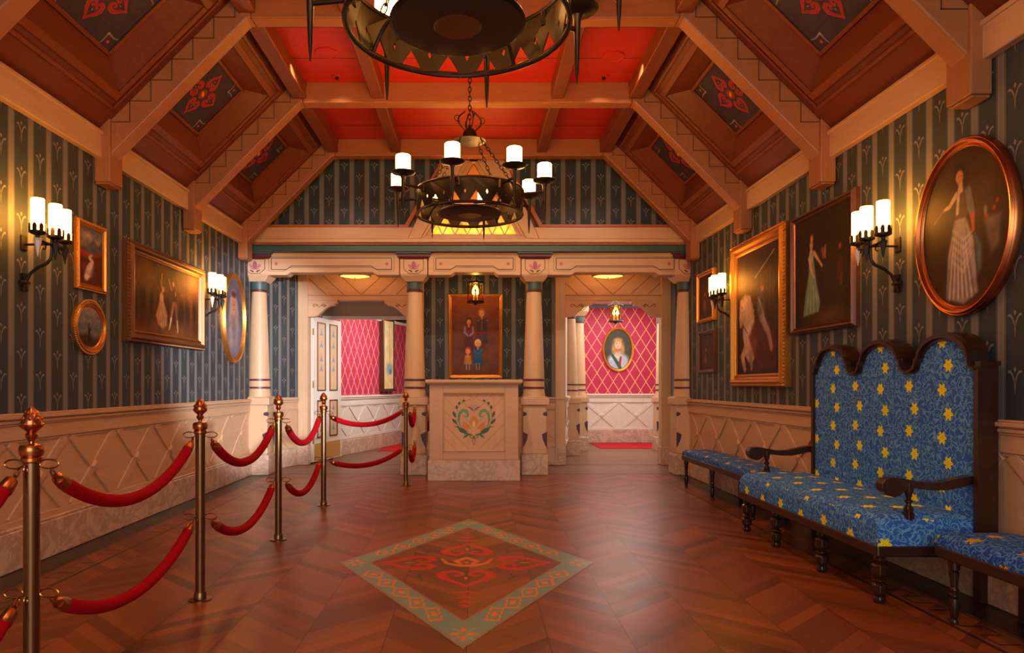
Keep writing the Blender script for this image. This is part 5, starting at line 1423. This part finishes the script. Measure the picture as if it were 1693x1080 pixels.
def p_hood(W, H):
    P = Paint(W, H, .011, (96, 92, 104)); P.blob(.5*W, .3*H, .5*W, .36*H, (122, 116, 126), 1, .4); P.blob(.5*W, .62*H, .25*W, .26*H, (150, 136, 136), 1, .3); P.blob(.5*W, .66*H, .17*W, .15*H, (206, 140, 108), 1, .3)
    P.blob(.5*W, .79*H, .17*W, .05*H, (96, 60, 48), 1, .4)
    for x in (.46, .54): P.blob(x*W, .67*H, .018*W, .008*H, (50, 30, 28), 1, .3)
    P.stroke([(.47*W, .605*H), (.53*W, .605*H)], .008, (130, 50, 44)); P.stroke([(.5*W, .66*H), (.495*W, .63*H)], .008, (140, 84, 64))
    for s_ in (-1, 1): P.stroke([((.5+s_*.14)*W, .7*H, .03), ((.5+s_*.2)*W, .5*H, .05), ((.5+s_*.12)*W, .2*H, .06)], 0, (170, 150, 146), .7, .05)
    P.blob(.5*W, .45*H, .1*W, .1*H, (160, 112, 92), .8, .6); P.rough(.16, 12, 9); return P
picture((XL, 8.66, 2.02), 0, .80, 1.12, p_hood, 'tall oval gilt framed portrait of a woman in a pale veil', .065, .06, oval=True, bead=False)
def p_family(W, H):
    P = Paint(W, H, .008, (112, 66, 52)); P.grad(.7*H, H, (150, 72, 40), .9); P.blob(.45*W, .35*H, .35*W, .35*H, (96, 56, 52), .6, 1); P.grad(.15*H, 0, (96, 60, 44), .8)
    def fig(x, zt, zb, sw, head, coat, hair, skirt=None, arms=None):
        hh = head; P.poly([(x-sw, zt-1.35*hh), (x+sw, zt-1.35*hh), (x+sw*.8, (zt+zb)/2), (x+sw*1.05, zb), (x-sw*1.05, zb), (x-sw*.8, (zt+zb)/2)], coat, 1, .012)
        if skirt: P.poly([(x-sw*.8, (zt+zb)/2), (x+sw*.8, (zt+zb)/2), (x+sw*1.25, zb), (x-sw*1.25, zb)], skirt, 1, .012)
        P.blob(x, zt-.55*hh, hh*.52, hh*.62, hair, 1, .2); P.stroke([(x, zt-.9*hh), (x, zt-1.4*hh)], .028, (200, 140, 104)); P.blob(x, zt-.70*hh, hh*.38, hh*.46, (222, 156, 116), 1, .25)
        for s_ in (-1, 1): P.blob(x+s_*hh*.15, zt-.66*hh, hh*.06, hh*.04, (50, 30, 26), 1, .4)
        P.stroke([(x-hh*.1, zt-.95*hh), (x+hh*.1, zt-.95*hh)], .005, (140, 60, 50))
        if arms:
            for s_ in (-1, 1): P.stroke([(x+s_*sw*.95, zt-1.5*hh, .016), (x+s_*sw*1.05, (zt+zb)/2+.3*hh, .014), (x+s_*sw*.25, (zt+zb)/2-.2*hh, .012)], 0, arms, 1)
    fig(.63*W, .86*H, .40*H, .13*W, .10*H, (74, 56, 62), (176, 104, 50)); P.stroke([(.52*W, .54*H), (.74*W, .54*H)], .035, (128, 34, 34), 1); P.stroke([(.63*W, .72*H), (.63*W, .58*H)], .02, (120, 96, 70), .8)
    P.stroke([(.54*W, .70*H), (.58*W, .705*H)], .012, (180, 140, 80)); P.stroke([(.72*W, .70*H), (.76*W, .705*H)], .012, (180, 140, 80))
    fig(.36*W, .74*H, .30*H, .085*W, .085*H, (120, 50, 76), (70, 40, 30), (92, 46, 60), (150, 130, 164))
    fig(.34*W, .36*H, .14*H, .07*W, .085*H, (190, 176, 150), (190, 80, 40), (190, 130, 60))
    fig(.55*W, .46*H, .13*H, .085*W, .09*H, (40, 96, 140), (230, 186, 124), (38, 90, 134), (56, 110, 150))
    for x in (.31, .37, .52, .58): P.stroke([(x*W, .15*H), (x*W, .07*H)], .016, (160, 146, 130), .9)
    P.rough(.14, 12, 11); return P
picture((.011, 10.497, 1.925), -PI/2, .81, 1.26, p_family, 'tall family portrait of two adults and two children on the wall behind the podium', .055, .045, 'gold', bead=False, inner='gold')
def p_lady(W, H):
    P = Paint(W, H, .008, (72, 74, 58)); P.blob(.5*W, .2*H, .46*W, .26*H, (176, 184, 196), 1, .3); P.blob(.5*W, .42*H, .12*W, .12*H, (222, 172, 140), 1, .3)
    P.blob(.5*W, .62*H, .26*W, .22*H, (156, 110, 60), 1, .4); P.blob(.34*W, .5*H, .10*W, .16*H, (176, 132, 80), 1, .5); P.blob(.67*W, .5*H, .10*W, .16*H, (176, 132, 80), 1, .5)
    P.blob(.5*W, .63*H, .145*W, .145*H, (226, 176, 144), 1, .3); P.blob(.5*W, .74*H, .2*W, .06*H, (186, 140, 84), 1, .5)
    for x in (.45, .555): P.blob(x*W, .65*H, .022*W, .012*H, (60, 44, 40), 1, .3); P.stroke([((x-.03)*W, .675*H), ((x+.03)*W, .678*H)], .006, (120, 84, 54))
    P.stroke([(.5*W, .65*H), (.49*W, .61*H), (.515*W, .605*H)], .007, (186, 128, 100)); P.stroke([(.46*W, .57*H), (.54*W, .57*H)], .010, (176, 70, 66))
    P.stroke([(.28*W, .36*H, .028), (.45*W, .18*H, .034), (.58*W, .03*H, .034)], 0, (46, 96, 62), 1); P.stroke([(.60*W, .30*H, .02), (.56*W, .12*H, .03)], 0, (150, 50, 60), .9)
    P.stroke([(.38*W, .36*H), (.5*W, .29*H), (.62*W, .36*H)], .010, (232, 206, 150)); P.rough(.12, 12, 12); return P
picture((2.955, 14.495, 1.925), -PI/2, .66, .92, p_lady, 'oval portrait of a fair-haired woman with a green sash on the pink wall', .06, .05, 'gold', oval=True, bead=False, inner='black')
def dk(seed, warm):
    def f(W, H):
        P = Paint(W, H, .009, (70, 40, 28)); P.blob(.5*W, .55*H, .45*W, .5*H, warm, .6, 1); P.blob(.4*W, .3*H, .12*W, .2*H, (150, 100, 60), .8, .7); P.blob(.42*W, .56*H, .06*W, .06*H, (190, 130, 90), .9, .5); P.blob(.65*W, .28*H, .1*W, .18*H, (90, 60, 50), .8, .6)
        P.rough(.3, 10, seed); return P
    return f
picture((XR, 8.58, 2.275), PI, .62, .62, dk(21, (120, 70, 40)), 'small square gilt framed dark picture beside the right end column, upper of two', .05, .05)
picture((XR, 8.55, 1.60), PI, .62, .52, dk(22, (84, 56, 60)), 'small dark framed picture beside the right end column, lower of two', .05, .045, 'frame_dk', bead=False, inner='gold_dk')
def p_knight(W, H):
    P = Paint(W, H, .011, (62, 38, 36)); P.blob(.45*W, .72*H, .5*W, .2*H, (112, 66, 40), .8, 1); P.grad(.85*H, H, (66, 48, 60), .8); P.blob(.7*W, .2*H, .4*W, .25*H, (52, 28, 30), .8, 1)
    for i in range(10): x = (.2+.07*i)*W; P.stroke([(x, .55*H), (x+.02*W, (.75+.06*((i*.37) % 1))*H)], .010, (130, 88, 56), .6, .02)
    P.stroke([(.34*W, .82*H, .006), (.84*W, .95*H, .004)], 0, (190, 170, 160), 1) if False else P.stroke([(.42*W, .76*H, .008), (.86*W, .93*H, .004)], 0, (200, 184, 172), 1, .012)
    wh = (190, 160, 142)
    P.stroke([(.30*W, .60*H, .05), (.24*W, .48*H, .09), (.26*W, .34*H, .12), (.34*W, .22*H, .15)], 0, wh, 1, .03); P.stroke([(.22*W, .60*H, .04), (.14*W, .52*H, .055), (.10*W, .42*H, .035)], 0, (206, 178, 158), 1, .03)
    P.stroke([(.24*W, .24*H, .05), (.14*W, .15*H, .045), (.20*W, .05*H, .035)], 0, wh, 1, .02); P.stroke([(.34*W, .16*H, .05), (.36*W, .06*H, .03)], 0, (150, 120, 108), 1, .02)
    for k in range(8): P.stroke([((.28+.02*k)*W, (.62-.045*k)*H), ((.40+.018*k)*W, (.56-.05*k)*H)], .02, (226, 204, 184) if k % 2 else (160, 128, 110), .8, .02)
    P.stroke([(.10*W, .44*H), (.34*W, .30*H)], .012, (60, 34, 30)); P.stroke([(.2*W, .56*H), (.22*W, .4*H)], .010, (60, 34, 30))
    P.poly([(.08*W, .62*H), (.20*W, .66*H), (.32*W, .64*H), (.42*W, .50*H), (.44*W, .30*H), (.30*W, .22*H), (.26*W, .36*H), (.18*W, .44*H), (.10*W, .40*H), (.05*W, .46*H)], (196, 166, 146), .9, .03); P.blob(.13*W, .56*H, .012*W, .012*H, (40, 24, 20), 1, .4)
    P.poly([(.30*W, .30*H), (.50*W, .50*H), (.86*W, .34*H), (.90*W, .08*H), (.50*W, .03*H)], (86, 34, 34), .8, .05)
    for k in range(7): P.stroke([((.46+.06*k)*W, (.40-.02*k)*H), ((.50+.06*k)*W, .06*H)], .014, (120, 58, 48), .5, .03)
    P.blob(.58*W, .52*H, .10*W, .13*H, (110, 100, 104), 1, .4); P.stroke([(.52*W, .60*H), (.64*W, .46*H)], .02, (190, 176, 170), .8, .02); P.blob(.60*W, .68*H, .05*W, .045*H, (190, 110, 74), 1, .4); P.blob(.60*W, .71*H, .06*W, .03*H, (110, 66, 40), 1, .5)
    P.stroke([(.62*W, .58*H, .04), (.50*W, .70*H, .03), (.42*W, .76*H, .02)], 0, (84, 76, 80), 1, .02); P.stroke([(.60*W, .44*H, .05), (.74*W, .32*H, .04), (.80*W, .20*H, .035)], 0, (150, 130, 124), 1, .03)
    P.stroke([(.56*W, .58*H), (.66*W, .40*H)], .014, (176, 150, 140), .8, .02); P.rough(.3, 14, 15); return P
picture((XR, 6.98, 1.93), PI, 1.32, 1.50, p_knight, 'large upright gilt framed painting of a knight with raised sword on a white horse', .13, .09, 'gold', mat2='gold')
def p_gown(W, H):
    P = Paint(W, H, .009, (48, 30, 22)); P.blob(.6*W, .06*H, .5*W, .12*H, (100, 62, 34), .8, 1)
    g = (120, 146, 118)
    P.poly([(.27*W, .60*H), (.35*W, .60*H), (.40*W, .40*H), (.47*W, .20*H), (.44*W, .12*H), (.16*W, .10*H), (.20*W, .30*H), (.26*W, .48*H)], g, 1, .02)
    for k in range(8): P.stroke([((.29+.008*k)*W, .56*H), ((.19+.034*k)*W, .13*H)], .010, (160, 182, 150) if k % 2 else (86, 112, 90), .7, .016)
    P.blob(.31*W, .64*H, .05*W, .07*H, (150, 172, 144), 1, .3); P.blob(.31*W, .735*H, .035*W, .045*H, (204, 150, 110), 1, .3); P.blob(.315*W, .79*H, .032*W, .05*H, (196, 130, 84), 1, .4)
    P.blob(.31*W, .685*H, .03*W, .03*H, (206, 156, 120), 1, .4); P.stroke([(.27*W, .62*H, .02), (.31*W, .50*H, .016), (.35*W, .44*H, .012)], 0, (206, 156, 120), 1); P.stroke([(.36*W, .66*H, .02), (.44*W, .58*H, .014), (.50*W, .52*H, .010)], 0, (206, 156, 120), 1)
    P.poly([(.48*W, .68*H), (.55*W, .68*H), (.55*W, .58*H), (.51*W, .58*H)], (150, 70, 40), 1, .012); P.stroke([(.555*W, .58*H), (.56*W, .69*H)], .010, (210, 160, 110))
    P.blob(.80*W, .635*H, .028*W, .035*H, (150, 84, 56), 1, .5); P.blob(.80*W, .45*H, .06*W, .14*H, (76, 36, 24), 1, .6); P.blob(.82*W, .36*H, .03*W, .08*H, (110, 54, 34), .9, .6)
    P.rough(.2, 12, 17); return P
picture((XR, 5.71, 2.15), PI, 1.05, 1.03, p_gown, 'square brown framed painting of a lady in a long pale green gown', .06, .06, 'frame_dk', bead=False, inner='copper')
def p_silver(W, H):
    P = Paint(W, H, .0075, (58, 34, 24)); P.blob(.75*W, .7*H, .3*W, .3*H, (92, 50, 30), .7, 1); P.grad(.2*H, 0, (74, 52, 36), .7)
    s1, s2 = (160, 144, 138), (206, 190, 180)
    P.poly([(.40*W, .56*H), (.52*W, .57*H), (.62*W, .40*H), (.66*W, .08*H), (.50*W, .02*H), (.30*W, .07*H), (.32*W, .34*H)], s1, 1, .02)
    for k in range(13): P.stroke([((.42+.008*k)*W, .54*H, .004), ((.36+.016*k)*W, .34*H, .007), ((.31+.026*k)*W, .06*H, .006)], 0, s2 if k % 2 else (104, 88, 84), .75, .012)
    for k in range(5): P.stroke([(.38*W, (.50-.05*k)*H, .004), (.50*W, (.42-.05*k)*H, .010), (.60*W, (.46-.03*k)*H, .004)], 0, (214, 200, 190), .6, .014)
    P.poly([(.62*W, .46*H), (.70*W, .36*H), (.70*W, .22*H), (.66*W, .18*H)], (84, 110, 112), .9, .02)
    P.poly([(.42*W, .74*H), (.54*W, .74*H), (.57*W, .60*H), (.52*W, .56*H), (.40*W, .57*H)], (96, 66, 60), 1, .016); P.stroke([(.45*W, .75*H), (.43*W, .60*H)], .022, (200, 188, 180), .9)
    P.stroke([(.55*W, .73*H, .022), (.58*W, .62*H, .026), (.60*W, .56*H, .02)], 0, (120, 108, 108), 1); P.stroke([(.60*W, .56*H, .016), (.61*W, .47*H, .012)], 0, (176, 84, 56), 1)
    P.stroke([(.42*W, .72*H, .018), (.34*W, .66*H, .014), (.28*W, .65*H, .010)], 0, (190, 150, 120), 1); P.stroke([(.28*W, .655*H), (.15*W, .58*H)], .005, (150, 110, 80))
    P.blob(.46*W, .86*H, .075*W, .06*H, (30, 16, 12), 1, .4); P.blob(.53*W, .79*H, .05*W, .07*H, (48, 26, 20), 1, .5); P.blob(.40*W, .79*H, .025*W, .05*H, (48, 26, 20), 1, .5); P.stroke([(.465*W, .80*H), (.47*W, .74*H)], .035, (214, 160, 128)); P.blob(.455*W, .825*H, .05*W, .05*H, (216, 140, 104), 1, .3)
    for x in (.44, .475): P.blob(x*W, .83*H, .006*W, .004*H, (40, 20, 18), 1, .3)
    P.poly([(.72*W, .52*H), (.90*W, .52*H), (.88*W, .34*H), (.80*W, .30*H)], (130, 112, 100), .8, .03); P.blob(.74*W, .56*H, .022*W, .045*H, (150, 140, 130), .8, .5)
    for x, z in ((.83, .56), (.75, .525), (.86, .60)): P.blob(x*W, z*H, .02*W, .018*H, (180, 56, 34), 1, .3)
    P.rough(.2, 14, 19); return P
picture((XR, 4.06, 2.11), PI, .84, 1.03, p_silver, 'large oval copper framed portrait of a lady in a silver gown', .06, .055, 'copper', oval=True, bead=False, inner='copper')
